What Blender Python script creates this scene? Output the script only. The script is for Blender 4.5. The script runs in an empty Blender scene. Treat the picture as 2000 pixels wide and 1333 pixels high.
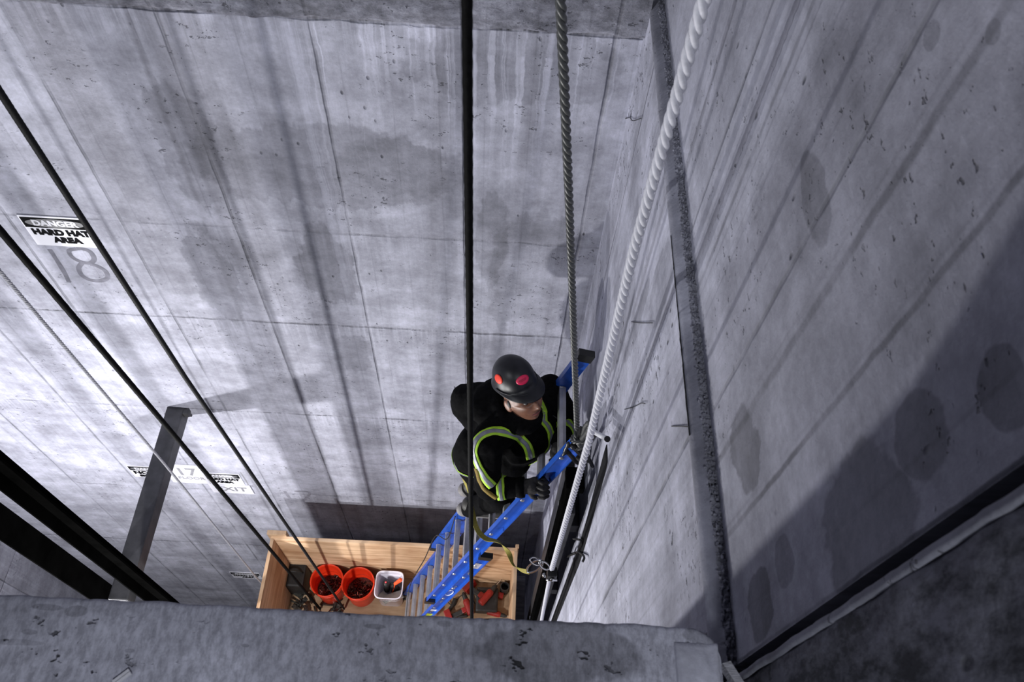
import bpy, bmesh, math, random
from mathutils import Vector, Matrix, noise
R = random.Random(7)
C = bpy.context.scene.collection
PI = math.pi
V = Vector
# ------------------------------------------------------------------ camera
CAMZ = 8.0; F = 1550.0
dn = V((-80, 998, 1550)).normalized()
dp = V((105, -2411, 1550)); dp = (dp - dn * dp.dot(dn)).normalized()
ex = dn.cross(dp)
if ex.x < 0: ex = -ex
up = -dn
def ray(px, py):
    q = V((px - 1000, py - 666.5, F)) / F
    return V((q.dot(ex), q.dot(dp), q.dot(up)))
def at(px, py, X=None, Y=None, Z=None):
    d = ray(px, py)
    if X is not None: t = X / d.x
    elif Y is not None: t = Y / d.y
    else: t = (Z - CAMZ) / d.z
    return V((d.x * t, d.y * t, d.z * t + CAMZ))
cam = bpy.data.cameras.new('camera'); co = bpy.data.objects.new('camera', cam); C.objects.link(co)
bx_ = V((ex.x, dp.x, up.x)); by_ = -V((ex.y, dp.y, up.y)); bz_ = -V((ex.z, dp.z, up.z))
m = Matrix((bx_, by_, bz_)).transposed().to_4x4(); m.translation = V((0, 0, CAMZ))
co.matrix_world = m
cam.sensor_width = 36; cam.lens = 36 * F / 2000; cam.clip_start = .02
cam.dof.use_dof = True; cam.dof.focus_distance = 5.0; cam.dof.aperture_fstop = 9.0
bpy.context.scene.camera = co
# ------------------------------------------------------------------ world, lamps, exposure
w = bpy.data.worlds.new('world'); bpy.context.scene.world = w; w.use_nodes = True
w.node_tree.nodes['Background'].inputs[0].default_value = (.62, .66, .85, 1)
w.node_tree.nodes['Background'].inputs[1].default_value = .022
def lamp(name, loc, power, size, aim=None, col=(1, 1, 1), spread=None):
    l = bpy.data.lights.new(name, 'AREA' if aim else 'POINT')
    l.energy = power; l.color = col
    o = bpy.data.objects.new(name, l); C.objects.link(o); o.location = loc
    if aim:
        l.shape = 'SQUARE'; l.size = size
        o.rotation_euler = (V(aim) - V(loc)).to_track_quat('-Z', 'Y').to_euler()
        if spread: l.spread = spread
    else: l.shadow_soft_size = size
    return o
lamp('work_light_in_shaft', (-3.28, .385, 2.15), 360, .025, col=(1, .99, .98))
lamp('work_light_lower_doorway', (-1.95, -.38, 2.95), 330, .045, col=(1, .99, .98))
lamp('upper_fill_light', (-3.3, -.07, 7.6), 165, .02, col=(.94, .96, 1))  # unseen fill lamp added to brighten the upper walls
lamp('sill_fill_light', (.30, -1.35, 9.0), 42, .22, aim=(-.3, .4, 6.4), col=(.92, .95, 1))  # unseen fill lamp added to brighten the sill
vs = bpy.context.scene.view_settings
vs.view_transform = 'Standard'; vs.look = 'None'; vs.gamma = 1; vs.use_curve_mapping = False; vs.exposure = 0.0

# ------------------------------------------------------------------ material helpers
class NT:
    def __init__(s, name):
        s.m = bpy.data.materials.new(name); s.m.use_nodes = True
        s.t = s.m.node_tree; s.b = s.t.nodes['Principled BSDF']
    def n(s, typ, **kw):
        x = s.t.nodes.new(typ)
        for k, v in kw.items(): setattr(x, k, v)
        return x
    def put(s, sock, v):
        if hasattr(v, 'is_output') or isinstance(v, bpy.types.NodeSocket): s.t.links.new(v, sock)
        else: sock.default_value = v
    def ma(s, op, a, b=0.0, c=0.0, clamp=False):
        x = s.n('ShaderNodeMath', operation=op, use_clamp=clamp)
        s.put(x.inputs[0], a); s.put(x.inputs[1], b); s.put(x.inputs[2], c)
        return x.outputs[0]
    def vm(s, op, a, b=(0, 0, 0)):
        x = s.n('ShaderNodeVectorMath', operation=op)
        s.put(x.inputs[0], a); s.put(x.inputs[1], b)
        return x.outputs['Value'] if op in ('LENGTH', 'DOT_PRODUCT', 'DISTANCE') else x.outputs[0]
    def mr(s, v, a, b, c, d, smooth=False):
        x = s.n('ShaderNodeMapRange')
        if smooth: x.interpolation_type = 'SMOOTHSTEP'
        s.put(x.inputs[0], v)
        for i, q in enumerate((a, b, c, d)): s.put(x.inputs[i + 1], q)
        return x.outputs[0]
    def noise(s, vec, scale, detail=4, rough=.55, out=0):
        x = s.n('ShaderNodeTexNoise')
        s.put(x.inputs['Vector'], vec); x.inputs['Scale'].default_value = scale
        x.inputs['Detail'].default_value = detail; x.inputs['Roughness'].default_value = rough
        return x.outputs[out]
    def coord(s): return s.n('ShaderNodeTexCoord').outputs['Object']
    def mix(s, f, a, b):
        x = s.n('ShaderNodeMix', data_type='RGBA')
        s.put(x.inputs[0], f); s.put(x.inputs[6], a); s.put(x.inputs[7], b)
        return x.outputs[2]
    def bump(s, h, dist, strength=1.0):
        x = s.n('ShaderNodeBump'); x.inputs['Strength'].default_value = strength
        x.inputs['Distance'].default_value = dist
        s.put(x.inputs['Height'], h); s.t.links.new(x.outputs[0], s.b.inputs['Normal'])

def simple(name, col, rough=.5, metal=0, spec=.5, nz=0.0, scale=30, bump=0.0, stretch=(1, 1, 1)):
    g = NT(name); p = g.coord()
    if stretch != (1, 1, 1): p = g.vm('MULTIPLY', p, stretch)
    k = g.noise(p, scale, 4)
    a = tuple(c * (1 - nz) for c in col) + (1,); b = tuple(min(1, c * (1 + nz)) for c in col) + (1,)
    g.put(g.b.inputs['Base Color'], g.mix(g.mr(k, .3, .7, 0, 1), a, b))
    g.b.inputs['Roughness'].default_value = rough; g.b.inputs['Metallic'].default_value = metal
    g.b.inputs['Specular IOR Level'].default_value = spec
    if bump: g.bump(k, bump)
    return g.m

TINT = (.79, .80, .955)
def concrete(name, plane, base=.42, v0=None, vstep=.61, hl=(), stains_shade=(), drips=(), seed=0, pits=1.0, streak=1.0, rough_zones=(), mott=None, rope_shadows=(), scuff=0):
    """plane 'Y': (x,z) surface, 'X': (y,z) surface, 'Z': (x,y) surface. hl: horizontal joints [z, strength]"""
    g = NT(name); p = g.coord()
    sp = g.n('ShaderNodeSeparateXYZ'); g.t.links.new(p, sp.inputs[0])
    h = sp.outputs['Y' if plane == 'X' else 'X']; z = sp.outputs['Y' if plane == 'Z' else 'Z']
    cb = g.n('ShaderNodeCombineXYZ'); g.put(cb.inputs[0], h); g.put(cb.inputs[1], z); cb.inputs[2].default_value = seed * 3.7
    q = cb.outputs[0]
    n1 = g.noise(q, 1.1, 5, .6)
    n2 = g.noise(g.vm('ADD', q, (11, 5, 0)), 6, 7, .65)
    n3 = g.noise(q, 45, 5, .7)
    st = g.noise(g.vm('MULTIPLY', q, (9, .55, 1)), 1.0, 6, .65)
    st2 = g.noise(g.vm('MULTIPLY', q, (45, 1.6, 1)), 1.0, 4, .6)
    hz = g.noise(g.vm('MULTIPLY', g.vm('ADD', q, (3, 9, 0)), (.6, 3.2, 1)), 1.0, 5, .6)
    v = g.mr(n1, .3, .7, .80, 1.12)
    def mul(a, b): return g.ma('MULTIPLY', a, b)
    v = mul(v, g.mr(n2, .3, .72, .76, 1.12))
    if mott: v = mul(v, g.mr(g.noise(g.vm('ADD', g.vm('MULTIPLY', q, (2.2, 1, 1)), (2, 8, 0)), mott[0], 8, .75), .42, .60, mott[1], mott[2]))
    v = mul(v, g.mr(n3, .3, .7, .88, 1.08))
    v = mul(v, g.mr(st, .3, .7, 1 - .18 * streak, 1 + .10 * streak))
    v = mul(v, g.mr(st2, .3, .7, 1 - .06 * streak, 1 + .03 * streak))
    blot = g.noise(g.vm('ADD', g.vm('MULTIPLY', q, (2.6, 3.4, 1)), (5, 2, 0)), 1.0, 9, .72)
    v = mul(v, g.mr(blot, .40, .66, 1.10, .70))
    v = mul(v, g.mr(hz, .32, .68, .84, 1.08))
    # dark bug holes and scuffs
    vo = g.n('ShaderNodeTexVoronoi'); g.put(vo.inputs['Vector'], g.vm('ADD', g.vm('MULTIPLY', q, (1, .6, 1)), g.vm('SCALE', g.noise(q, 9, 2, .5, 1), (0, 0, 0)) if 0 else (0, 0, 0)))
    vo.inputs['Scale'].default_value = 16
    gate = g.mr(n2, .50, .60, 0, 1)
    pit = mul(g.mr(vo.outputs['Distance'], .05, .13, 1, 0), g.mr(g.noise(q, 3.1, 3), .52, .6, 0, 1))
    sc = g.noise(g.vm('MULTIPLY', q, (22, 34, 1)), 1.0, 3, .8)
    scf = mul(g.mr(sc, .635 - scuff, .68 - scuff, 0, 1), g.mr(g.noise(g.vm('ADD', q, (7, 1, 0)), 1.9, 3), .49, .58, 0, 1))
    dk = g.ma('MAXIMUM', pit, scf)
    v = mul(v, g.ma('SUBTRACT', 1.0, mul(dk, .55 * pits)))
    # white mineral specks
    sw = g.noise(g.vm('ADD', q, (31, 17, 0)), 21, 4, .75)
    wh = g.mr(sw, .66, .76, 0, .16)
    wob = g.vm('SUBTRACT', g.noise(q, 5.5, 4, .6, 1), (.5, .5, .5))
    hgt = g.ma('ADD', mul(n3, .25), mul(n2, .5))
    hgt = g.ma('SUBTRACT', hgt, mul(dk, .7))
    sw2 = g.n('ShaderNodeSeparateXYZ'); g.t.links.new(wob, sw2.inputs[0])
    if v0 is not None:
        hw = g.ma('ADD', h, mul(sw2.outputs[0], .012))
        d = g.ma('PINGPONG', g.ma('ADD', hw, 61 * vstep - v0), vstep / 2)
        ln = g.mr(d, .002, .011, 1, 0, True)
        br = g.mr(g.noise(g.vm('MULTIPLY', q, (.8, 1.6, 1)), 1.5, 4), .38, .6, .25, 1)
        ln = mul(ln, br)
        v = mul(v, g.ma('SUBTRACT', 1.0, mul(ln, .36)))
        halo = mul(g.mr(d, .005, .05, 1, 0, True), g.mr(n2, .45, .65, -.05, .22))
        v = g.ma('SUBTRACT', v, mul(halo, .8))
        hgt = g.ma('SUBTRACT', hgt, mul(ln, .8))
        # second faint grain lines of the form panels
        d2 = g.ma('PINGPONG', g.ma('ADD', hw, 61 * vstep - v0 + .11), vstep / 6)
        v = mul(v, g.ma('SUBTRACT', 1.0, mul(mul(g.mr(d2, .001, .006, 1, 0, True), br), .13)))
    for (s0, sw_, sk) in rope_shadows:  # soft dark lines, used for painted rope shadows
        d = g.ma('ABSOLUTE', g.ma('SUBTRACT', g.ma('ADD', h, mul(sw2.outputs[0], .02)), s0))
        ln = mul(g.mr(d, sw_ * .3, sw_, 1, 0, True), g.mr(g.noise(g.vm('ADD', q, (s0 * 9, 0, 0)), 3.0, 5, .7), .36, .6, .35, 1))
        v = mul(v, g.ma('SUBTRACT', 1.0, mul(ln, sk)))
    for (z0, sg) in hl:
        zw = g.ma('ADD', z, mul(sw2.outputs[1], .035))
        d = g.ma('ABSOLUTE', g.ma('SUBTRACT', zw, z0))
        nb = g.mr(g.noise(g.vm('MULTIPLY', g.vm('ADD', q, (z0 * 3, 0, 0)), (3, .6, 1)), 1.0, 5, .7), .42, .62, .15, 1)
        ln = mul(mul(g.mr(d, .003, .013, 1, 0, True), nb), sg)
        v = mul(v, g.ma('SUBTRACT', 1.0, mul(ln, .75)))
        gap = mul(mul(g.mr(d, .002, .009, 1, 0, True), g.mr(g.noise(g.vm('ADD', g.vm('MULTIPLY', q, (2.2, .3, 1)), (z0, 4, 0)), 1.0, 6, .8), .56, .60, 0, 1)), sg)
        v = mul(v, g.ma('SUBTRACT', 1.0, mul(gap, .8)))
        # bleeding below the joint
        bl = mul(g.mr(g.ma('SUBTRACT', z0, zw), 0, .25, 1, 0, True), g.mr(g.ma('SUBTRACT', z0, zw), -.02, 0, 0, 1))
        v = g.ma('ADD', v, mul(mul(bl, g.mr(st2, .48, .62, 0, .18)), sg))
        hgt = g.ma('SUBTRACT', hgt, mul(ln, 1.2))
    for (cx, cz, a, b, k) in stains_shade:
        qs = g.vm('ADD', q, g.vm('MULTIPLY', wob, (min(a * 1.2, .5), min(b * .8, .5), 0)))
        qs = g.vm('ADD', qs, g.vm('MULTIPLY', g.vm('SUBTRACT', g.noise(g.vm('MULTIPLY', q, (18, 4, 1)), 1.0, 3, .6, 1), (.5, .5, .5)), (a * .3, b * .7, 0)))
        l = g.vm('LENGTH', g.vm('MULTIPLY', g.vm('SUBTRACT', qs, (cx, cz, seed * 3.7)), (1 / a, 1 / b, 0)))
        v = mul(v, g.mr(l, .86, .98, 1 - k, 1, True))
    for (x0, x1, z0, ln_, k) in drips:      # pale lime runs
        nn = g.noise(g.vm('MULTIPLY', g.vm('ADD', q, g.vm('MULTIPLY', wob, (.05, 0, 0))), (26, .25, 1)), 1.0, 3, .6)
        inx = mul(g.mr(h, x0 - .05, x0, 0, 1), g.mr(h, x1, x1 + .05, 1, 0))
        inz = mul(g.mr(z, z0 - .01, z0, 1, 0), g.mr(z, z0 - ln_, z0, 0, 1))
        v = g.ma('ADD', v, mul(mul(mul(inx, inz), g.mr(nn, .52, .62, 0, 1)), k))
    for (a0, a1) in rough_zones:            # crumbly band
        inz = mul(g.mr(z, a0 - .01, a0 + .01, 0, 1), g.mr(z, a1 - .01, a1 + .01, 1, 0))
        rn = g.noise(g.vm('MULTIPLY', q, (1, 1.7, 1)), 13, 7, .75)
        v = mul(v, g.ma('SUBTRACT', 1.0, mul(inz, g.mr(rn, .4, .62, .5, .05))))
        hgt = g.ma('ADD', hgt, mul(mul(inz, rn), 2.0))
    v = g.ma('ADD', v, wh)
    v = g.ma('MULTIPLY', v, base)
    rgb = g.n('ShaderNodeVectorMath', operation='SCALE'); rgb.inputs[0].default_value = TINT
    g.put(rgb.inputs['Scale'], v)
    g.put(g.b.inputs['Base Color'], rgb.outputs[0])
    g.b.inputs['Roughness'].default_value = .82; g.b.inputs['Specular IOR Level'].default_value = .3
    g.bump(hgt, .012, .8)
    return g.m
# ------------------------------------------------------------------ mesh helpers
def link(name, bm, mat, parent=None, smooth=False, loc=None):
    me = bpy.data.meshes.new(name); bm.normal_update(); bm.to_mesh(me); bm.free()
    o = bpy.data.objects.new(name, me); C.objects.link(o)
    for mm in (mat if isinstance(mat, (list, tuple)) else [mat]): me.materials.append(mm)
    if smooth:
        for f in me.polygons: f.use_smooth = True
    if parent:
        o.parent = parent; bpy.context.view_layer.update()
        o.matrix_parent_inverse = parent.matrix_world.inverted()
    return o
def empty(name, label, cat, loc=(0, 0, 0), group=None):
    o = bpy.data.objects.new(name, None); C.objects.link(o); o.location = loc; o.empty_display_size = .05
    bpy.context.view_layer.update()
    return tag(o, label, cat, group)
def tag(o, label=None, cat=None, group=None, kind=None):
    if label: o['label'] = label
    if cat: o['category'] = cat
    if group: o['group'] = group
    if kind: o['kind'] = kind
    return o
def struct(o): o['kind'] = 'structure'; return o
def box(bm, a, b, bev=0.0, M=None):
    a, b = V(a), V(b)
    r = bmesh.ops.create_cube(bm, size=1)
    vs_ = r['verts']
    for v in vs_: v.co = V(((a.x + b.x) / 2 + v.co.x * (b.x - a.x), (a.y + b.y) / 2 + v.co.y * (b.y - a.y), (a.z + b.z) / 2 + v.co.z * (b.z - a.z)))
    if bev:
        es = list({e for v in vs_ for e in v.link_edges})
        r = bmesh.ops.bevel(bm, geom=es, offset=bev, segments=2, affect='EDGES', profile=.6)
        vs_ = list({v for f in r['faces'] for v in f.verts} | {v for v in vs_ if v.is_valid})
    if M is not None:
        seen = set()
        for v in vs_:
            if v.is_valid and v not in seen: v.co = M @ v.co; seen.add(v)
    return vs_
def frames(pts):
    T = []
    for i in range(len(pts)):
        a = pts[max(0, i - 1)]; b = pts[min(len(pts) - 1, i + 1)]
        T.append((b - a).normalized())
    n = T[0].orthogonal().normalized(); out = []
    for t in T:
        n = (n - t * n.dot(t)).normalized(); out.append((t, n, t.cross(n)))
    return out
def smoothpath(pts, k=8):
    pts = [V(p) for p in pts]
    if len(pts) < 3:
        return [pts[0].lerp(pts[1], i / k) for i in range(k + 1)]
    out = []
    P = [pts[0] * 2 - pts[1]] + pts + [pts[-1] * 2 - pts[-2]]
    for i in range(1, len(P) - 2):
        a, b, c, d = P[i - 1:i + 3]
        for j in range(k):
            t = j / k
            out.append(.5 * ((2 * b) + (c - a) * t + (2 * a - 5 * b + 4 * c - d) * t * t + (3 * b - a - 3 * c + d) * t ** 3))
    out.append(pts[-1]); return out
def tube(bm, pts, r, seg=8, cap=True, rad=None, ell=None):
    pts = [V(p) for p in pts]; fr = frames(pts); rings = []
    for i, (p, (t, n, b)) in enumerate(zip(pts, fr)):
        rr = rad(i / (len(pts) - 1)) if rad else (r[i] if isinstance(r, (list, tuple)) else r)
        rings.append([bm.verts.new(p + (n * math.cos(a) + b * math.sin(a)) * rr) for a in (2 * PI * j / seg for j in range(seg))])
    for x, y in zip(rings, rings[1:]):
        for j in range(seg): bm.faces.new((x[j], x[(j + 1) % seg], y[(j + 1) % seg], y[j]))
    if cap: bm.faces.new(rings[0][::-1]); bm.faces.new(rings[-1])
def rope_mesh(bm, pts, r, strands=3, pitch=.1, seg=24, per=10, depth=.3):
    pts = [V(p) for p in pts]
    L = [0]
    for a, b in zip(pts, pts[1:]): L.append(L[-1] + (b - a).length)
    n = max(4, int(L[-1] / pitch * per)); res = []; k = 0
    for i in range(n + 1):
        s = L[-1] * i / n
        while k < len(L) - 2 and L[k + 1] < s: k += 1
        t = (s - L[k]) / max(1e-9, L[k + 1] - L[k]); res.append(pts[k].lerp(pts[k + 1], t))
    fr = frames(res); rings = []
    for i, (p, (t, nn, b)) in enumerate(zip(res, fr)):
        ph = 2 * PI * (L[-1] * i / n) / pitch; ring = []
        for j in range(seg):
            a = 2 * PI * j / seg
            q = abs(math.cos(strands / 2 * (a - ph)))
            rr = r * (1 - depth + depth * math.sqrt(q))
            ring.append(bm.verts.new(p + (nn * math.cos(a) + b * math.sin(a)) * rr))
        rings.append(ring)
    for x, y in zip(rings, rings[1:]):
        for j in range(seg): bm.faces.new((x[j], x[(j + 1) % seg], y[(j + 1) % seg], y[j]))
    bm.faces.new(rings[0][::-1]); bm.faces.new(rings[-1])
def strand_mesh(bm, pts, r, strands=3, pitch=.1, per=12, seg=10):
    pts = [V(p) for p in pts]; L = [0]
    for a, b in zip(pts, pts[1:]): L.append(L[-1] + (b - a).length)
    n = max(4, int(L[-1] / pitch * per)); res = []; k = 0
    for i in range(n + 1):
        s = L[-1] * i / n
        while k < len(L) - 2 and L[k + 1] < s: k += 1
        res.append(pts[k].lerp(pts[k + 1], (s - L[k]) / max(1e-9, L[k + 1] - L[k])))
    fr = frames(res)
    for q in range(strands):
        cen = []
        for i, (p, (t, nn, b)) in enumerate(zip(res, fr)):
            a = -2 * PI * (L[-1] * i / n) / pitch + 2 * PI * q / strands
            cen.append(p + (nn * math.cos(a) + b * math.sin(a)) * r * .48)
        tube(bm, cen, r * .54, seg)
def lathe(bm, prof, c, seg=40, sq=None):
    """prof [(r,z)], revolve around z at c; sq: superellipse exponent for a square pail"""
    rings = []
    for (r, z) in prof:
        ring = []
        for j in range(seg):
            a = 2 * PI * j / seg; ca, sa = math.cos(a), math.sin(a)
            k = 1 if not sq else (abs(ca) ** sq + abs(sa) ** sq) ** (-1 / sq)
            ring.append(bm.verts.new(V(c) + V((ca * r * k, sa * r * k, z))))
        rings.append(ring)
    for x, y in zip(rings, rings[1:]):
        for j in range(seg): bm.faces.new((x[j], x[(j + 1) % seg], y[(j + 1) % seg], y[j]))
    return rings
def ellipsoid(bm, c, r, M=None, u=24, v=16):
    q = bmesh.ops.create_uvsphere(bm, u_segments=u, v_segments=v, radius=1)
    for x in q['verts']:
        p = V((x.co.x * r[0], x.co.y * r[1], x.co.z * r[2]))
        if M is not None: p = M @ p
        x.co = V(c) + p
def capsule(bm, a, b, ra, rb, seg=16):
    a, b = V(a), V(b); d = b - a; L = max(d.length, 1e-6)
    pts = []; rad = []
    for i in range(6):
        t = PI / 2 * (1 - i / 5 * .999); pts.append(a - d / L * ra * math.sin(t)); rad.append(max(1e-4, ra * math.cos(t)))
    for i in range(1, 4): pts.append(a + d * i / 4); rad.append(ra + (rb - ra) * i / 4)
    for i in range(6):
        t = PI / 2 * (i / 5 * .999); pts.append(b + d / L * rb * math.sin(t)); rad.append(max(1e-4, rb * math.cos(t)))
    tube(bm, pts, rad, seg)
def fused(bm, voxel, smooth=3, disp=None, fac=.5):
    """union of the closed shapes in bm through a voxel remesh; returns a new bmesh"""
    me = bpy.data.meshes.new('tmp'); bm.to_mesh(me); bm.free()
    o = bpy.data.objects.new('tmp', me); C.objects.link(o)
    r = o.modifiers.new('r', 'REMESH'); r.mode = 'VOXEL'; r.voxel_size = voxel
    s = o.modifiers.new('s', 'SMOOTH'); s.iterations = smooth; s.factor = fac
    bpy.context.view_layer.update()
    dg = bpy.context.evaluated_depsgraph_get(); ev = o.evaluated_get(dg); m2 = ev.to_mesh()
    nb = bmesh.new(); nb.from_mesh(m2); ev.to_mesh_clear()
    bpy.data.objects.remove(o); bpy.data.meshes.remove(me)
    if disp:
        nb.normal_update()
        for v in nb.verts: v.co += v.normal * disp(v.co)
    return nb
def wrapped(bm, target, off, thick):
    me = bpy.data.meshes.new('tmp'); bm.to_mesh(me); bm.free()
    o = bpy.data.objects.new('tmp', me); C.objects.link(o)
    s = o.modifiers.new('s', 'SHRINKWRAP'); s.target = target; s.offset = off; s.wrap_method = 'NEAREST_SURFACEPOINT'; s.wrap_mode = 'ABOVE_SURFACE'
    k = o.modifiers.new('k', 'SOLIDIFY'); k.thickness = thick; k.offset = 1
    bpy.context.view_layer.update()
    dg = bpy.context.evaluated_depsgraph_get(); ev = o.evaluated_get(dg); m2 = ev.to_mesh()
    nb = bmesh.new(); nb.from_mesh(m2); ev.to_mesh_clear()
    bpy.data.objects.remove(o); bpy.data.meshes.remove(me)
    return nb
def text_bm(s, size, bold=0.0, depth=.0008, align='CENTER', sx=1.0, shear=0):
    cu = bpy.data.curves.new('t', 'FONT'); cu.body = s; cu.size = size; cu.offset = bold; cu.extrude = depth
    cu.align_x = align; cu.align_y = 'CENTER'; cu.shear = shear; cu.resolution_u = 4
    o = bpy.data.objects.new('t', cu); C.objects.link(o); bpy.context.view_layer.update()
    dg = bpy.context.evaluated_depsgraph_get(); ev = o.evaluated_get(dg); m2 = ev.to_mesh()
    nb = bmesh.new(); nb.from_mesh(m2); ev.to_mesh_clear(); bpy.data.objects.remove(o); bpy.data.curves.remove(cu)
    for v in nb.verts: v.co.x *= sx
    return nb
def to_wall(bm, c, rot=0):     # text plane (x,y) -> back wall (x,z), facing -Y
    M = Matrix.Translation(V(c)) @ Matrix.Rotation(rot, 4, 'Y') @ Matrix.Rotation(PI / 2, 4, 'X')
    bmesh.ops.transform(bm, matrix=M, verts=bm.verts); return bm

# ------------------------------------------------------------------ setting
YB, XA, XB, XL, SILL, LEDGE = 2.75, .51, .555, -5.1, 6.5, 6.2
def e(px, py, a, b, k, **kw):
    p = at(px, py, **kw); return (p.y if 'X' in kw else p.x, p.z, a, b, k)
BW = dict(Y=YB)
m_back = concrete('back_wall_concrete', 'Y', .60, v0=-.82, hl=[(6.02, 1.0), (4.71, .35), (3.81, .8), (2.55, .9), (.9, .4), (-.69, 1.0)], seed=1,
    stains_shade=[e(640, 330, .75, .30, .24, **BW), e(370, 300, .16, .42, .22, **BW), e(780, 330, .3, .2, .14, **BW), e(960, 480, .10, .40, .22, **BW),
            e(640, 520, .17, .42, .30, **BW), e(420, 545, .15, .45, .22, **BW), e(1000, 130, .5, .22, .22, **BW), e(1040, 550, .25, .65, .18, **BW), e(690, 690, .14, .25, .2, **BW), e(430, 990, .14, .12, .16, **BW)],  # tall patches left of centre paint the rail shadow columns
    drips=[(-.85, .45, 6.02, .55, .35), (-.92, -.66, 6.0, 2.6, .30), (-.3, .4, 5.9, 1.0, .22)], rough_zones=[(6.03, 7.6)])
m_A = concrete('right_wall_concrete', 'X', .68, scuff=.02, pits=1.5, v0=.93, vstep=.5, hl=[(2.55, .7)], seed=2, streak=1.5,
    stains_shade=[e(1190, 900, .08, .3, .35, X=XA), e(1215, 640, .10, .35, .3, X=XA), e(1240, 640, .06, .3, .25, X=XA), e(1290, 560, .12, .2, .25, X=XA)])  # first patch paints soft shade around the top of the dark strip
def e2(px, py, hw, hh, k):
    c_ = at(px, py, X=XB)
    return (c_.y, c_.z, abs(at(px, py - hh, X=XB).y - at(px, py + hh, X=XB).y) / 2, abs(at(px - hw, py, X=XB).z - at(px + hw, py, X=XB).z) / 2, k)
m_B = concrete('upper_right_wall_concrete', 'X', .52, v0=.97, vstep=.61, seed=3, streak=.5, pits=1.0, rope_shadows=[(at(1590, 0, X=XB).y, .012, .42), (at(1440, 0, X=XB).y, .010, .30), (at(1700, 430, X=XB).y, .016, .40), (at(1590, 840, X=XB).y, .010, .5)],  # dark lines painted in place of the rope shadows
    stains_shade=[e2(*q) for q in ((1590, 390, 32, 160, .30), (1455, 870, 33, 115, .40), (1530, 1095, 20, 60, .30), (1485, 1185, 28, 80, .42), (1960, 760, 60, 110, .38), (1690, 1030, 105, 210, .36), (1800, 850, 60, 110, .32), (1820, 70, 26, 40, .26), (1940, 60, 26, 36, .24))])
m_left = concrete('left_wall_concrete', 'X', .55, v0=.4, vstep=.61, hl=[(2.55, .8), (-.69, 1), (-.1, .5)], seed=4)
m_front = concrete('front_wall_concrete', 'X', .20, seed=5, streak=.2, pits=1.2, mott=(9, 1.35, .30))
def es(px, py, a, b, k): p = at(px, py, Z=SILL); return (p.x, p.y, a, b, k)
m_sill = concrete('sill_concrete', 'Z', .56, seed=6, mott=(34, 1.15, .72), streak=0, pits=1.6, stains_shade=[es(1090, 1275, .17, .07, .38), es(95, 1188, .030, .006, .3), es(150, 1195, .022, .011, .3), es(40, 1255, .05, .006, .22), es(1390, 1240, .06, .02, .3), es(255, 1272, .010, .004, .3), es(735, 1225, .022, .005, .35), es(60, 1235, .015, .005, .3), es(480, 1262, .008, .003, .3), es(870, 1218, .015, .006, .3)])
m_rough = concrete('broken_concrete', 'X', .34, seed=8, streak=0, pits=1.4, mott=(70, 1.35, .55))
m_dark = simple('black_gap', (.012, .012, .013), .9, nz=.5)

bm = bmesh.new(); box(bm, (XL - .3, YB, -6), (XB + .3, YB + .3, 12)); struct(link('wall_back', bm, m_back))
# upper pour of the back wall stands proud with a crumbled lower lip
bm = bmesh.new(); nx, nz_ = 260, 44; g = []
for i in range(nx + 1):
    x = XL + (XA - XL) * i / nx; col = []
    for j in range(nz_ + 1):
        t = j / nz_; z = 6.03 + 1.9 * t ** 2.2
        edge = max(0, 1 - t * 6)
        d = .035 * (1 - edge ** 2) + .018 * noise.noise(V((x * 5, z * 9, 1))) * (1 - t) + .010 * noise.noise(V((x * 19, z * 25, 4))) * (1 - t)
        zz = z + (.020 * noise.noise(V((x * 2.3, 3, 0))) + .012 * noise.noise(V((x * 13, 0, 5)))) * (1 - t)
        col.append(bm.verts.new((x, YB - max(.001, d) if j else YB + .01, zz)))
    g.append(col)
for i in range(nx):
    for j in range(nz_): bm.faces.new((g[i][j], g[i + 1][j], g[i + 1][j + 1], g[i][j + 1]))
struct(link('trim_1', bm, m_back, smooth=True))
bm = bmesh.new(); box(bm, (XA, .34, -6), (XA + .5, YB + .1, LEDGE - .045)); struct(link('wall_right', bm, m_A))
bm = bmesh.new(); box(bm, (XB, .362, LEDGE - .3), (XB + .4, YB + .1, 12)); box(bm, (XB + .2, -.6, 3), (XB + .4, .40, 12)); struct(link('wall_right_upper', bm, m_B))
bm = bmesh.new(); box(bm, (XL - .3, -.2, -6), (XL, YB + .1, 12)); struct(link('wall_left', bm, m_left))
bm = bmesh.new(); box(bm, (XL - .3, -.2, -6.2), (XB + .8, YB + .3, -6)); struct(link('floor_pit', bm, m_sill))
# ledge on top of the lower right wall: smooth chamfer, then crumbled aggregate
bm = bmesh.new(); ny = 420; g = []
ny = 900
prof = [(XA + .002, LEDGE - .06, 0), (XA - .004, LEDGE - .045, 0), (XA - .003, LEDGE - .036, .05), (XA + .004, LEDGE - .022, .06), (XA + .012, LEDGE - .014, .08), (XA + .020, LEDGE - .006, .1), (XA + .0225, LEDGE - .004, .4)] + [(XA + .024 + .0022 * k, LEDGE - .002, 1) for k in range(10)] + [(XA + .06, LEDGE, 0)]
for i in range(ny + 1):
    y = .36 + (YB - .36) * i / ny; col = []
    for (x, z, k) in prof:
        d = .010 * noise.noise(V((x * 45, y * 25, 2))) + .013 * noise.noise(V((x * 190, y * 120, 7))) - .010 * max(0, noise.noise(V((x * 90, y * 55, 17))) - .15)
        col.append(bm.verts.new((x + .003 * min(k, .5) * noise.noise(V((y * 30, z, 3))), y, z + d * k)))
    g.append(col)
for i in range(ny):
    for j in range(len(prof) - 1):
        f = bm.faces.new((g[i][j], g[i][j + 1], g[i + 1][j + 1], g[i + 1][j])); f.material_index = 0 if j > 5 else 1
m_arris = concrete('ledge_arris_concrete', 'X', .40, seed=12, streak=.2, pits=.8)
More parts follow.
